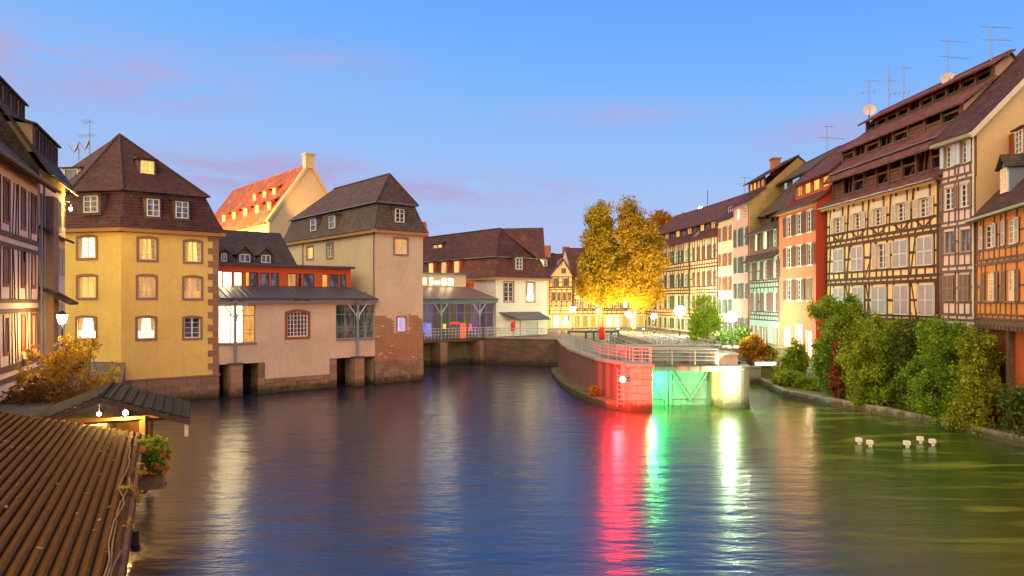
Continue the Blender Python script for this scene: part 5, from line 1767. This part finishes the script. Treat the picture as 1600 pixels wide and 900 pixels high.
def flood(loc, aim, label, col, power, name='floodlight', size=2.0, vis=6):
    s = thing(name, loc, label, 'floodlight')
    d = (Vector(aim) - Vector(loc)).normalized()
    f = Fac((loc[0] - .2, loc[1]), (loc[0] + .2, loc[1]))
    MB().box(f, 0, .4, -.12, .12, loc[2] - .12, loc[2] + .12).build('housing', M_LAMPBODY, s)
    MB().tube([Vector(loc) + d * .2, Vector(loc) + d * .24], .13, 10).build('lens', emit('flood_' + label[:10], col, vis), s)
    MB().tube([(loc[0], loc[1], loc[2] - .5), (loc[0], loc[1], loc[2] - .1)], .04, 6).build('bracket', M_LAMPBODY, s)
    point('flood_light', Vector(loc) + d * .35, col, power, .15, s, spot=size, aim=aim)
    return s
hp = LE(15.2, 17.5)
flood((-22.6, 80.2, 17.2), (-24.4, 85, 19.5), 'small floodlight on the tower house roof washing the bare gable', AMB, 700, size=1.5)
for du, lab_ in ((2.5, 'amber floodlight on a pole beside the near end of the orange-roofed hall'), (13, 'amber floodlight on a pole beside the far end of the orange-roofed hall')):
    pH = FHL.pt(FHL.L - du, 5.5, 14.2)
    fo = flood(pH, FHL.pt(FHL.L - du - 1, -1.0, 18.2), lab_, AMB, 9000, size=2.4)  # floodlight and pole added to spread amber light over the roof
    MB().tube([(pH[0], pH[1], 2.9), (pH[0], pH[1], 13.75)], .07, 6).build('pole', M_LAMPBODY, fo)
rl = thing('roof_beacon', (px2x(1100, 118), 118, 19), 'bright pair of lamps with a thin mast above the last timbered house roof', 'floodlight')
X = px2x(1100, 118); Z = CZ + (HY - 327) / FX * 118
MB().tube([(X + .6, 118, 2.9), (X + .6, 118, Z + 3.2)], .06, 6).build('mast', M_LAMPBODY, rl)
for dx in (-.7, .6):
    prof = [(.38 * math.sin(math.pi * k / 8) + .001, -.38 * math.cos(math.pi * k / 8)) for k in range(9)]
    MB().lathe((X + dx, 117.6, Z), prof, 12).build('lamp_head', emit('roof_beacon_glow', (1, .75, .3), 18), rl, True)
MB().tube([(X - .7, 117.8, Z), (X + .6, 118, Z)], .05, 5).build('cross_arm', M_LAMPBODY, rl)
tr = thing('glowing_trough', (px2x(1194, 60), 60, 1.5), 'glowing white trough on the garden wall below the planters', 'trough')
m = MB(); wbox(m, px2x(1180, 59.6), px2x(1211, 59.6), 59.3, 59.7, 1.55, 1.82); m.build('body', emit('white_glow', (1, .93, .8), 1.1), tr)  # white glow of the lit planters is put into this body's emission
m = MB(); wbox(m, px2x(1179, 59.6), px2x(1212, 59.6), 59.25, 59.75, 1.49, 1.548); m.build('foot', M_STEEL, tr)

# ------------------------------------------------------------------ foliage
def foliage(name, parent, blobs, n, size, mat, seed, clumps=160, spread=.55, shell=.45, droop=0.0):
    rg = np.random.default_rng(seed)
    W = np.array([b[6] if len(b) > 6 else b[3] * b[4] * b[5] for b in blobs], float)
    W = W / W.sum()
    idx = rg.choice(len(blobs), clumps, p=W)
    bl = np.array([b[:6] for b in blobs], float)
    d = rg.normal(size=(clumps, 3)); d /= np.linalg.norm(d, axis=1)[:, None]
    rad = shell + (1 - shell) * rg.random(clumps) ** .6
    cc = bl[idx, :3] + d * rad[:, None] * bl[idx, 3:6]
    ci = rg.integers(0, clumps, n)
    sc = spread * rg.uniform(.5, 1.25, clumps)
    off = rg.normal(size=(n, 3)); ln_ = np.linalg.norm(off, axis=1)[:, None]
    off = off / ln_ * (rg.random(n)[:, None] ** .5)
    p = cc[ci] + off * sc[ci][:, None]
    p[:, 2] -= droop * rg.random(n)
    a = rg.normal(size=(n, 3)); a /= np.linalg.norm(a, axis=1)[:, None]
    b = np.cross(a, rg.normal(size=(n, 3))); b /= np.linalg.norm(b, axis=1)[:, None]
    s = size * (.4 + 1.3 * rg.random(n)[:, None] ** 1.5)
    v = np.empty((n, 4, 3), np.float32)
    v[:, 0] = p - a * s; v[:, 1] = p - b * s * .55; v[:, 2] = p + a * s; v[:, 3] = p + b * s * .55
    me = bpy.data.meshes.new(name)
    me.vertices.add(4 * n); me.loops.add(4 * n); me.polygons.add(n)
    me.vertices.foreach_set('co', v.ravel())
    me.loops.foreach_set('vertex_index', np.arange(4 * n, dtype=np.int32))
    me.polygons.foreach_set('loop_start', np.arange(0, 4 * n, 4, dtype=np.int32))
    me.polygons.foreach_set('loop_total', np.full(n, 4, np.int32))
    me.update(); me.validate()
    me.materials.append(mat)
    o = bpy.data.objects.new(name, me)
    COL.objects.link(o)
    if parent is not None: adopt(o, parent)
    return o, cc

M_BARK = wood('plane_tree_bark', (.20, .15, .09))
L_GOLD = leafmat('golden_leaves', (.30, .21, .02), (.50, .32, .025), (.62, .35, .02), .45)
L_ORNG = leafmat('orange_leaves', (.30, .13, .012), (.45, .20, .02), (.50, .28, .03))
L_OLIV = leafmat('olive_gold_leaves', (.12, .11, .02), (.26, .19, .02), (.40, .26, .025))
L_GOLD2 = leafmat('olive_golden_leaves', (.30, .23, .02), (.48, .34, .025), (.60, .38, .02), .45)
L_GRN = leafmat('green_leaves', (.05, .09, .014), (.10, .16, .022), (.20, .24, .035))
L_DGRN = leafmat('dark_green_leaves', (.045, .075, .012), (.10, .15, .02), (.19, .22, .03))
L_YGRN = leafmat('yellow_green_leaves', (.10, .12, .015), (.20, .22, .025), (.32, .27, .03))
L_THA = leafmat('thicket_leaves', (.10, .17, .012), (.27, .40, .022), (.50, .56, .045), .45)
L_THB = leafmat('thicket_leaves_olive', (.13, .16, .012), (.30, .36, .022), (.54, .50, .045), .45)
L_THC = leafmat('thicket_leaves_deep', (.07, .15, .012), (.20, .36, .022), (.46, .54, .045), .45)
L_LIME = leafmat('lime_leaves', (.14, .22, .012), (.26, .36, .02), (.42, .46, .03), .5)
L_RED = leafmat('red_creeper_leaves', (.22, .03, .015), (.34, .06, .025), (.26, .12, .03))
L_AUTY = leafmat('yellow_autumn_leaves', (.36, .16, .015), (.55, .36, .03), (.62, .52, .05))
L_AUT = leafmat('autumn_leaves', (.30, .11, .015), (.42, .22, .02), (.50, .38, .04))

def tree(label, X, Y, zb, trunk_h, r, blobs, n, size, mat, seed, clumps, spread, group=None, lean=0, name='tree', shell=.45):
    t_ = thing(name, (X, Y, zb), label, 'tree', group)
    f_, cc = foliage('crown', t_, blobs, n, size, mat, seed, clumps, spread, shell)
    m = MB()
    topz = max(b[2] + b[5] * .5 for b in blobs)
    fork = (X + lean * .5, Y, zb + trunk_h)
    MB().tube([(X, Y, zb - .1), (X, Y, zb + .4), (X + lean * .2, Y, zb + trunk_h * .5), fork], [r * 1.5, r * 1.1, r, r * .85], 9).build('trunk', M_BARK, t_, True)
    rg = random.Random(seed)
    for k in range(12):
        c = cc[rg.randrange(len(cc))]
        mid = (Vector(fork) + Vector(c)) / 2 + Vector((rg.uniform(-.4, .4), rg.uniform(-.4, .4), rg.uniform(.2, .8)))
        MB().tube([fork, mid, tuple(c)], [r * .5, r * .28, r * .06], 6).build('limb', M_BARK, t_, True)
    return t_
Y = 96
def blob(px, py, Y, rx, ry, d=1.0, w=None):
    X = px2x(px, Y); Z = CZ - (py - HY) / FX * Y
    a, b = rx / FX * Y, ry / FX * Y
    return (X, Y, Z, a, a * d, b) + ((w,) if w else ())
tree('tall golden plane tree on the square, left of the pair', px2x(938, 96), 96, 2.9, 5.2, .3, [blob(938, 350, 96, 18, 32), blob(937, 385, 96, 27, 34), blob(935, 420, 96, 33, 32), blob(930, 448, 96, 32, 24), blob(955, 442, 96, 32, 28), blob(958, 408, 96, 26, 30)], 84000, .145, L_GOLD2, 11, 340, 1.2, 'golden trees on the square', shell=.2)
tree('golden plane tree with forked lit trunk, right of the pair', px2x(990, 94), 94, 2.9, 3.4, .28, [blob(984, 335, 94, 20, 22), blob(994, 368, 94, 30, 30), blob(1004, 405, 94, 38, 36), blob(985, 440, 94, 40, 28), blob(966, 430, 94, 26, 26), blob(1004, 455, 94, 28, 24)], 90000, .145, L_GOLD, 12, 360, 1.2, 'golden trees on the square', lean=.6, shell=.2)
tree('orange tree crown behind the last timbered house', px2x(1028, 122), 122, 2.9, 6, .3, [blob(1030, 352, 122, 22, 20), blob(1022, 395, 122, 30, 36), blob(1010, 440, 122, 26, 34)], 22000, .24, L_ORNG, 13, 220, 1.1, 'golden trees on the square')
tree('small round orange tree top above the roof ridge of the last timbered house', px2x(1067, 128), 128, 2.9, 10, .3, [blob(1067, 341, 128, 10, 10), blob(1060, 366, 128, 20, 14)], 7000, .24, L_ORNG, 14, 70, .8, 'golden trees on the square')
flood((px2x(966, 84), 84, 3.5), (px2x(950, 96), 96, 12), 'ground floodlight under the golden trees pointing up into the crowns', (1, .70, .18), 4800, size=2.0)  # this uplight and the next are added to brighten the tree crowns
flood((px2x(1006, 83), 83, 3.5), (px2x(996, 94), 94, 13), 'ground floodlight right of the forked trunk pointing up', (1, .70, .18), 4800, size=2.0)
tree('small bright green tree by the dazzling street lamp', px2x(1104, 71), 71, 2.9, 1.0, .1, [blob(1100, 478, 71, 15, 18), blob(1096, 505, 71, 20, 22), blob(1112, 500, 71, 15, 26), blob(1088, 520, 71, 12, 14)], 14000, .095, L_LIME, 15, 110, .75, shell=.1)

def shrub(label, base, blobs, n, size, mat, seed, clumps, spread, name='shrub', stems=14, cat='shrub', group=None, droop=0, shell=.45, r=.05):
    s = thing(name, base, label, cat, group)
    f_, cc = foliage('leaves', s, blobs, n, size, mat, seed, clumps, spread, shell, droop)
    rg = random.Random(seed)
    for k in range(stems):
        c = cc[rg.randrange(len(cc))]
        b = Vector(base) + Vector((rg.uniform(-.3, .3), rg.uniform(-.3, .3), -.1))
        mid = (b + Vector(c)) / 2 + Vector((rg.uniform(-.25, .25), rg.uniform(-.25, .25), rg.uniform(.1, .4)))
        MB().tube([b, mid, tuple(c)], [r, r * .7, r * .2], 5).build('stem', M_BARK, s, True)
    return s
def bl3(x, y, z, rx, ry, rz): return (x, y, z, rx, ry, rz)
def ragged(bl, seed, n=9, k=.55):
    rg = random.Random(seed); out = list(bl)
    for _ in range(n):
        b = rg.choice(bl); an = rg.uniform(0, 6.28); el = rg.uniform(-.3, 1.2)
        q = rg.uniform(.35, .6)
        out.append((b[0] + b[3] * math.cos(an) * math.cos(el) * .95, b[1] + b[4] * math.sin(an) * math.cos(el) * .95, max(.7, b[2] + b[5] * math.sin(el) * .95), b[3] * q, b[4] * q, b[5] * q))
    return out
shrub('tall climbing shrub on the far left of the bank thicket, reaching up the yellow house', (22.8, 49.5, .4), ragged([bl3(23.3, 50, 6.0, 1.6, 1.5, 1.5), bl3(23.3, 48.9, 4.2, 1.6, 1.8, 1.8), bl3(22.3, 50.0, 2.6, .8, 1.1, 1.8), bl3(22.8, 49.2, 1.2, 1.0, 1.5, .9)], 1), 44000, .078, L_THC, 21, 210, .6, group='bank thicket', shell=.15)
shrub('broad yellow-green shrub in the middle of the bank thicket', (23.2, 46, .4), ragged([bl3(23.8, 47.2, 4.9, 1.5, 1.9, 1.4), bl3(23.1, 45.8, 3.2, 1.5, 2.2, 1.7), bl3(23.6, 44.6, 4.7, 1.3, 1.6, 1.0), bl3(22.8, 45.4, 1.4, 1.2, 2.5, 1.2), bl3(23.2, 47.8, 2.0, 1.2, 1.3, 1.6)], 2, 12), 56000, .074, L_THA, 22, 270, .52, group='bank thicket', droop=.5, shell=.15)
shrub('dark shaggy shrub between the two broad bank shrubs', (24.4, 43.0, .4), ragged([bl3(24.8, 43.6, 5.2, 1.1, 1.5, .9), bl3(24.6, 43.2, 3.0, 1.0, 1.4, 2.2), bl3(24.1, 42.9, 1.2, .8, 1.4, 1.0)], 3), 22000, .075, L_DGRN, 23, 130, .5, group='bank thicket', droop=.6, shell=.15)
shrub('broad green shrub at the right of the bank thicket before the orange house', (24.5, 39.8, .4), ragged([bl3(25.0, 41.5, 4.9, 1.2, 1.6, 1.2), bl3(24.8, 39.6, 4.5, 1.2, 2.0, 1.3), bl3(24.3, 40.2, 2.6, 1.1, 2.6, 1.7), bl3(24.1, 40.0, 1.0, .8, 2.6, .9)], 4, 12), 52000, .072, L_THC, 24, 260, .5, group='bank thicket', droop=.4, shell=.15)
shrub('brownish olive shrub top leaning against the orange house post', (24.8, 37.4, .4), ragged([bl3(24.9, 37.8, 4.4, .8, 1.3, 1.2), bl3(24.6, 37.4, 2.6, .8, 1.4, 1.6), bl3(24.3, 37.2, 1.0, .6, 1.5, .8)], 5), 23000, .072, L_THB, 25, 120, .46, group='bank thicket', droop=.4, shell=.15)
shrub('leafy green sprig overhanging the bank at the right edge', (24.7, 34.0, .4), [bl3(24.6, 34.2, 1.6, .7, 1.2, 1.0), bl3(24.5, 33.2, 2.4, .8, .9, .9), bl3(24.6, 32.2, 1.6, .7, .9, 1.1)], 9000, .08, L_GRN, 26, 70, .5, group='bank thicket')
shrub('red creeper strand hanging down the bank thicket', (22.1, 47.6, .4), [bl3(22.3, 47.9, 3.2, .35, .4, 1.0), bl3(21.9, 47.5, 1.6, .35, .4, 1.3)], 5000, .08, L_RED, 27, 60, .3, name='creeper', cat='creeper')
shrub('yellow-green bush at the foot of the red house', (22.6, 57.3, .4), [bl3(22.9, 57, 2.2, .9, .8, 1.6), bl3(22.2, 56.6, 1.0, 1.0, .8, .8)], 15000, .085, L_LIME, 28, 110, .5)
shrub('low bush on the bank kerb right of the side channel', (21.3, 54.5, .4), [bl3(21.5, 54.6, .9, 1.0, 1.2, .6), bl3(22.2, 52.5, .8, .8, 1.0, .5)], 6000, .09, L_LIME, 29, 80, .4)
shrub('orange flowering planter bush before the turquoise house', (px2x(1180, 60.2), 60.2, 1.4), [bl3(px2x(1176, 60.2), 60.2, 2.9, .95, .6, 1.0), bl3(px2x(1187, 60.2), 60.1, 2.3, .9, .5, .7)], 5200, .12, L_AUT, 30, 80, .45)
shrub('small yellow bush under the turquoise house windows', (px2x(1200, 60.3), 60.3, 1.4), [bl3(px2x(1201, 60.3), 60.3, 2.4, .7, .5, .7)], 3200, .11, L_YGRN, 31, 50, .35)
shrub('dark hedge behind the globe lamp by the lock', (px2x(1150, 66), 66, 2.9), [bl3(px2x(1135, 66), 66, 3.3, 1.0, .6, .8), bl3(px2x(1156, 66), 66, 3.5, 1.0, .6, 1.0)], 7000, .12, L_GRN, 32, 90, .45)
shrub('autumn shrub with orange and yellow leaves behind the tiled terrace roof', (-18.6, 31, 2.2), [bl3(-20.2, 31.4, 4.3, 1.4, 1.0, 1.2), bl3(-18.9, 31, 4.6, .9, 1.0, 1.3), bl3(-20.4, 30.6, 3.0, 1.5, 1.0, .9), bl3(-18.2, 31, 3.6, .8, .8, .9), bl3(-21.4, 31, 3.6, 1.1, 1.0, 1.3)], 6000, .075, L_AUTY, 33, 90, .5, stems=22, shell=.1, r=.04)
shrub('sparse leafless creeper with brown leaves below the autumn shrub', (-19.8, 28.6, 2.2), [bl3(-19.6, 28.8, 2.9, 1.5, .8, .8), bl3(-17.8, 29, 2.8, 1.3, .8, .7)], 2600, .11, leafmat('brown_leaves', (.14, .06, .02), (.20, .09, .02), (.26, .14, .03)), 34, 80, .5, stems=14, shell=.2)
tuft = shrub('small weed tuft growing on the lock island ledge', (5.7, 48.9, .38), [bl3(5.75, 49.0, .7, .35, .4, .3)], 900, .09, L_YGRN, 35, 20, .2, name='weed', cat='weed', stems=2, r=.015)

# ------------------------------------------------------------------ terrace roofs, lower left
FRf = Fac((-3.2, 5.0), (-11.6, 22.0))
tr_ = thing('terrace_shelter', (-7, 14, .6), 'long lapped brown terrace roof sloping to the river in the lower left corner', 'shelter')
t = NT('brown_lapped_roof')
v = t.coords('UV', (1, 1, 1)); a_ = t.noise(v, 1.2, 6, .7); b_ = t.noise(t.coords('UV', (9, 1, 1)), 1.0, 4, .7); c_ = t.noise(v, 14, 4, .7)
c = t.mix(t.rng(a_, .35, .7, 0, 1), (.125, .05, .010), (.055, .024, .007))
c = t.mix(t.rng(b_, .45, .7, 0, .5), c, (.19, .078, .013))
c = t.mix(t.rng(t.objrand(), 0, 1, 0, .35), c, (.07, .03, .007))
t.l(c, t.b.inputs['Base Color']); t.b.inputs['Roughness'].default_value = .9; t.b.inputs['Specular IOR Level'].default_value = .1; t.bump(c_, .5, .02)
M_LAP = t.m
tanr = .26
for k in range(43):
    s0, s1 = .17 * k, .17 * (k + 1) + .03
    P = FRf.pt
    z0, z1 = 2.82 + tanr * s0, 2.82 + tanr * s1
    L = FRf.L
    seg = []
    N = 8
    m = MB()
    # a course with rounded nose: three-strip cross-section
    cs = [(s0 + .012, z0 - .02), (s0 - .012, z0 + .02), (s0 + .0, z0 + .06), (s0 + .04, z0 + .088), (s0 + .085, z0 + .082), (s1 - .04, z1 - .015)]
    jit = [random.uniform(-.008, .008) for _ in range(N + 1)]
    vs = [P(L * i / N, -q[0], q[1] + jit[i]) for i in range(N + 1) for q in cs]
    q = len(cs)
    m.add(vs, [(i * q + j, i * q + j + 1, (i + 1) * q + j + 1, (i + 1) * q + j) for i in range(N) for j in range(q - 1)])
    m.build('roof_course', M_LAP, tr_)
MB().slab([FRf.pt(0, -.05, 2.76), FRf.pt(FRf.L, -.05, 2.76), FRf.pt(FRf.L, -7.4, 2.76 + tanr * 7.35), FRf.pt(0, -7.4, 2.76 + tanr * 7.35)], .08).build('roof_deck', M_BEAM, tr_)
MB().box(FRf, -.1, FRf.L + .1, -.02, .10, 2.50, 2.84).build('fascia_board', wood('brown_fascia', (.13, .06, .03)), tr_)
MB().box(FRf, FRf.L, FRf.L + .06, -7.3, -.02, 2.5, 2.7).build('end_beam', M_BEAM, tr_)
for k in range(7):
    u = FRf.L * (k + .15) / 7
    MB().box(FRf, u, u + .16, -.62, -.46, .62, 2.65).build('post', M_BEAM, tr_)
MB().box(FRf, -.2, FRf.L + 6, -2.4, -.35, .4, .6).build('terrace_floor', M_BEAM2, tr_)
for k in range(4):
    u = 2 + k * 5
    MB().tube([FRf.pt(u, -.1, -1), FRf.pt(u, -.1, .42)], .12, 8).build('pile', M_BEAM, tr_)

# leaves and vine on that roof
rg = np.random.default_rng(5)
m = MB()
for k in range(170):
    u = rg.uniform(1, FRf.L); s = rg.uniform(0, 6.0) ** 1.0
    c0 = Vector(FRf.pt(u, -s, 2.82 + tanr * s + .09))
    a = Vector((rg.normal(), rg.normal(), rg.normal() * .25)).normalized() * rg.uniform(.03, .075)
    b = Vector((-a.y, a.x, rg.normal() * .02)) * .6
    m.quad(c0 - a, c0 - b, c0 + a, c0 + b)
tag(m.build('fallen_leaves', leafmat('dry_leaves', (.22, .09, .02), (.36, .20, .04), (.42, .34, .08))), 'dry fallen leaves scattered over the lapped terrace roof', 'leaves', kind='stuff')
vn = thing('vine', FRf.pt(10, .05, 2.85), 'thin bare vine with a few orange leaves along the terrace roof edge', 'vine')
for q in range(3):
    rv = random.Random(60 + q); wob = [rv.uniform(-.07, .07) for _ in range(24)]
    pts = [FRf.pt(2.6 + i * .75 + q * .2 + rv.uniform(-.2, .2), -.05 - .05 * q + wob[i] + .5 * wob[i + 1], 2.93 + .02 * q + rv.uniform(-.02, .03)) for i in range(7 * (q + 1))]
    MB().tube(pts, .016, 5).build('stem', wood('vine_stem', (.26, .15, .08)), vn, True)
foliage('vine_leaves', vn, [(*FRf.pt(u, 0, 2.95), .3, .35, .15) for u in (5.2, 6.4, 8.5, 11, 13.2, 16)], 170, .06, L_AUT, 41, 12, .14)
foliage('vine_leaves', vn, [(*FRf.pt(u, .15, 2.3), .2, .6, .5) for u in (4.6, 6.0)], 500, .07, L_DGRN, 42, 26, .25)

# gabled canopy with two lamps
cp = thing('canopy', (-13.6, 24.6, .6), 'gabled open shelter with slatted roof and two starry lamps beyond the terrace roof', 'shelter')
ax = Vector((-.42, .9075)); rt = Vector((.9075, .42))
def CP(r_, a_, z): 
    p = Vector((-13.55, 23.2)) + rt * r_ + ax * a_
    return (p.x, p.y, z)
LC = 4.2
nco = 9
for s, W_ in ((1, 2.7), (-1, 2.3)):
    for k in range(nco):
        q0, q1 = k / nco, (k + 1.15) / nco
        q1 = min(q1, 1)
        r0_c, r1_c = s * W_ * (1 - q0), s * W_ * (1 - q1)
        z0, z1 = 2.95 + .92 * q0 + .05, 2.95 + .92 * q1
        MB().slab([CP(r0_c, -.2, z0), CP(r0_c, LC, z0), CP(r1_c, LC, z1), CP(r1_c, -.2, z1)], .05).build('roof_course', tiles('canopy_slats', (.024, .02, .016), (.016, .014, .011), .2, .12, moss=(.03, .034, .014)), cp)
    MB().slab([CP(s * W_, -.24, 2.9), CP(s * W_, -.12, 2.9), CP(0, -.12, 3.84), CP(0, -.24, 3.84)], .16).build('barge_board', M_BEAM, cp)
MB().tube([CP(0, -.25, 3.92), CP(0, LC, 3.92)], .07, 6).build('ridge_cap', M_BEAM, cp)
for r_ in (-1.9, 1.25):
    for a_ in (.1, LC - .3):
        c = CP(r_, a_, 0); m = MB(); wbox(m, c[0] - .1, c[0] + .1, c[1] - .1, c[1] + .1, .5, 3.1); m.build('post', wood('lit_post', (.10, .055, .025)), cp)
MB().tube([CP(-2.0, .1, 3.02), CP(2.5, .1, 3.02)], .09, 4).build('tie_beam', wood('lit_post', (.10, .055, .025)), cp)
MB().tube([CP(-1.9, .1, 2.45), CP(1.3, .1, 2.45)], .06, 4).build('tie_beam', wood('lit_post', (.10, .055, .025)), cp)
MB().slab([CP(-1.9, 3.9, .9), CP(1.3, 3.9, .9), CP(1.3, 3.9, 2.4), CP(-1.9, 3.9, 2.4)], .08).build('back_panel', wood('shelter_boards', (.30, .17, .07)), cp)
MB().box(Fac(CP(2.5, -.1, 0)[:2], CP(2.9, -.1, 0)[:2]), 0, .12, -.04, .04, 2.35, 2.85).build('hanging_board', M_SHUT_C, cp)
for (px, py, Yl, lab) in [(155, 647, 23.6, 'left of the two bare bulbs hung under the gabled shelter'), (196, 645, 23.4, 'right and larger of the two bulbs hung under the gabled shelter')]:
    X = px2x(px, Yl); Z = CZ - (py - HY) / FX * Yl
    b = thing('hanging_bulb', (X, Yl, Z), lab, 'lamp', 'terrace bulbs')
    rad = .055 if px == 155 else .075
    prof = [(rad * math.sin(math.pi * k / 8) + .001, -rad * math.cos(math.pi * k / 8)) for k in range(9)]
    MB().lathe((X, Yl, Z), prof, 12).build('bulb', emit('bulb_glow_' + ('small' if px == 155 else 'large'), (1, .55, .12), (260 if px == 155 else 420) / (math.pi * 4 * math.pi * rad * rad)), b, True)
    MB().tube([(X, Yl, Z + rad), (X, Yl, Z + .35)], .012, 5).build('cable', M_LAMPBODY, b)

fp = thing('flower_box', (-10.75, 20.9, 1.6), 'wooden flower box with green plants and red flowers hanging at the terrace corner', 'planter')
f = Fac((-11.05, 21.3), (-10.5, 20.2))
FPb = Fac((-11.2, 20.6), (-10.35, 20.9))
MB().box(FPb, 0, .9, -.35, .1, 1.55, 1.95).build('box', wood('planter_wood', (.34, .2, .08)), fp)
MB().box(FPb, -.06, .96, -.4, .15, 1.45, 1.548).build('shelf', wood('planter_wood', (.34, .2, .08)), fp)
foliage('leaves', fp, [(-10.7, 20.8, 2.5, .5, .5, .42), (-10.5, 20.6, 2.3, .4, .4, .4)], 5200, .05, L_LIME, 43, 90, .17)
foliage('flowers', fp, [(-10.45, 20.5, 2.3, .5, .45, .4)], 260, .04, leafmat('red_petals', (.55, .03, .02), (.7, .06, .03), (.75, .25, .02)), 44, 30, .1, shell=.8)
# amber lamp below the terrace edge that lights the near water
tl = thing('terrace_lamp', FRf.pt(6.6, -.2, 2.2), 'warm lamp under the terrace roof edge lighting the water', 'lamp')
c = FRf.pt(6.6, -.25, 2.2)
MB().lathe(c, [(.05, -.1), (.11, -.06), (.11, .05), (.03, .1)], 10).build('bulb', emit('terrace_bulb_glow', (1, .55, .12), 260), tl, True)
MB().tube([(c[0], c[1], 2.3), (c[0], c[1], 2.62)], .012, 5).build('cable', M_LAMPBODY, tl)

# ------------------------------------------------------------------ small floats
M_FLOAT = paint('white_float', (.72, .70, .62), .5)
for i, (px, py, lab) in enumerate([(1342, 690, 'leftmost of the two left white floats'), (1359, 694, 'right one of the two left white floats'), (1417, 695, 'left and nearest of the three right white floats'), (1438, 688, 'middle and highest of the three right white floats'), (1457, 692, 'rightmost of the three right white floats')]):
    Yf = 7.0 * FX / (py + 4 - HY); X = px2x(px, Yf)
    fl = thing('mooring_float', (X, Yf, 0), lab + ' on the green water', 'float', 'white floats on the river')
    m = MB(); wbox(m, X - .125, X + .12, Yf - .11, Yf + .11, .12, .31); m.build('head', M_FLOAT, fl)
    MB().lathe((X + .03, Yf, -.3), [(.085, 0), (.085, .3), (.09, .422)], 8).build('post', M_FLOAT, fl)

# ------------------------------------------------------------------ aerials and dishes
M_AER = paint('aerial_metal', (.30, .29, .32), .4, .5)
M_DISH = paint('dish_paint', (.55, .45, .42), .5)
def aerial(x, y, z0, z1, arms, label):
    a = thing('aerial', (x, y, z0), label, 'aerial', 'roof aerials')
    MB().tube([(x, y, z0 - .4), (x, y, z1)], .035, 6).build('mast', M_AER, a)
    for (dz, ln_, n, ang) in arms:
        d = Vector((math.cos(ang), math.sin(ang), 0))
        c = Vector((x, y, z1 - dz))
        MB().tube([c - d * ln_ * .3, c + d * ln_ * .7], .02, 5).build('boom', M_AER, a)
        s = Vector((-d.y, d.x, 0)) * .3 + Vector((0, 0, .12))
        for k in range(n):
            p = c + d * ln_ * (-.3 + k / max(1, n - 1))
            MB().tube([p - s, p + s], .011, 4).build('element', M_AER, a)
def dish(x, y, z, r, label, yaw=0.0, zbase=None):
    a = thing('satellite_dish', (x, y, (zbase if zbase is not None else z - r - .3)), label, 'satellite dish', 'roof dishes')
    n = Vector((math.sin(yaw), -math.cos(yaw), .35)).normalized()
    u = n.cross(Vector((0, 0, 1))).normalized(); w = u.cross(n)
    m = MB()
    vs, fs = [], []
    for i, t_ in enumerate((0.02, .35, .7, 1.0)):
        for k in range(18):
            an = 2 * math.pi * k / 18
            vs.append(Vector((x, y, z)) + (u * math.cos(an) + w * math.sin(an)) * r * t_ + n * (r * .28 * t_ * t_))
    for i in range(3):
        for k in range(18): fs.append((i * 18 + k, i * 18 + (k + 1) % 18, (i + 1) * 18 + (k + 1) % 18, (i + 1) * 18 + k))
    fs.append(tuple(range(17, -1, -1)))
    m.add(vs, fs); m.build('reflector', M_DISH, a, True)
    MB().tube([Vector((x, y, z)) - w * r * .9 + n * .1, Vector((x, y, z)) + n * r * 1.1 - w * .1], .022, 5).build('feed_arm', M_AER, a)
    MB().tube([(x, y + .1, z), (x, y + .1, zbase if zbase is not None else z - r - .3)], .035, 6).build('stand', M_AER, a)
def at(px, py, Y): return (px2x(px, Y), Y, CZ - (py - HY) / FX * Y)
x, y, z = at(139, 226, 57); dish(x, y, z, .62, 'right and higher plum satellite dish on the yellow corner house ridge', -.9, 18.8)
x, y, z = at(122, 231, 59); dish(x, y, z, .6, 'left satellite dish on the yellow corner house ridge', -.9, 18.8)
x, y, z = at(140, 188, 56.5); aerial(x, y, 19.0, z, [(.1, 1.0, 5, 2.8), (1.2, 1.6, 6, 2.9)], 'television aerial beside the dishes on the yellow corner house')
x, y, z = at(1358, 124, 57.2); aerial(x, y, 21.9, z, [(.1, 1.6, 7, .2), (1.0, 1.2, 4, 2.8)], 'leftmost television aerial on the tanner house ridge')
x, y, z = at(1358, 173, 57.0); dish(x, y, z, .5, 'smaller round satellite dish at the far end of the tanner house ridge', -.35, 21.8)
x, y, z = at(1389, 106, 56); aerial(x, y, 22.2, z, [(1.0, 1.0, 4, .3)], 'thin bare mast left of the twin masts on the tanner house ridge')
x, y, z = at(1412, 104, 54); aerial(x, y, 22.2, z, [(.1, .7, 2, .1), (2.0, 1.3, 5, 2.9)], 'thin bare mast right of the twin masts on the tanner house ridge')
x, y, z = at(1481, 62, 48.8); aerial(x, y, 22.2, z, [(.1, 1.8, 9, .15), (1.2, 2.2, 6, .2)], 'tall pale aerial behind the larger dish on the tanner house')
x, y, z = at(1481, 125, 48.4); dish(x, y, z, .5, 'larger round satellite dish near the middle of the tanner house ridge', -.35, 22.0)
x, y, z = at(1549, 40, 44.4); aerial(x, y, 22.2, z, [(.1, 1.8, 3, .1), (.9, 1.6, 4, .05)], 'tall dark aerial above the narrow peach-gabled house')
x, y, z = at(1292, 196, 68); aerial(x, y, 21.2, z, [(.1, 1.0, 3, .2), (1.2, 2.6, 6, .15)], 'thin aerial on the red house ridge')
x, y, z = at(1163, 276, 80); aerial(x, y, 19.5, z, [(.1, 1.2, 4, .2), (.8, 1.4, 4, 2.9)], 'small faint aerial by the brick chimney of the pink house')
for o in bpy.data.objects:
    if o.parent is None and o.get('category') and not o.get('kind'):
        o['kind'] = 'thing'
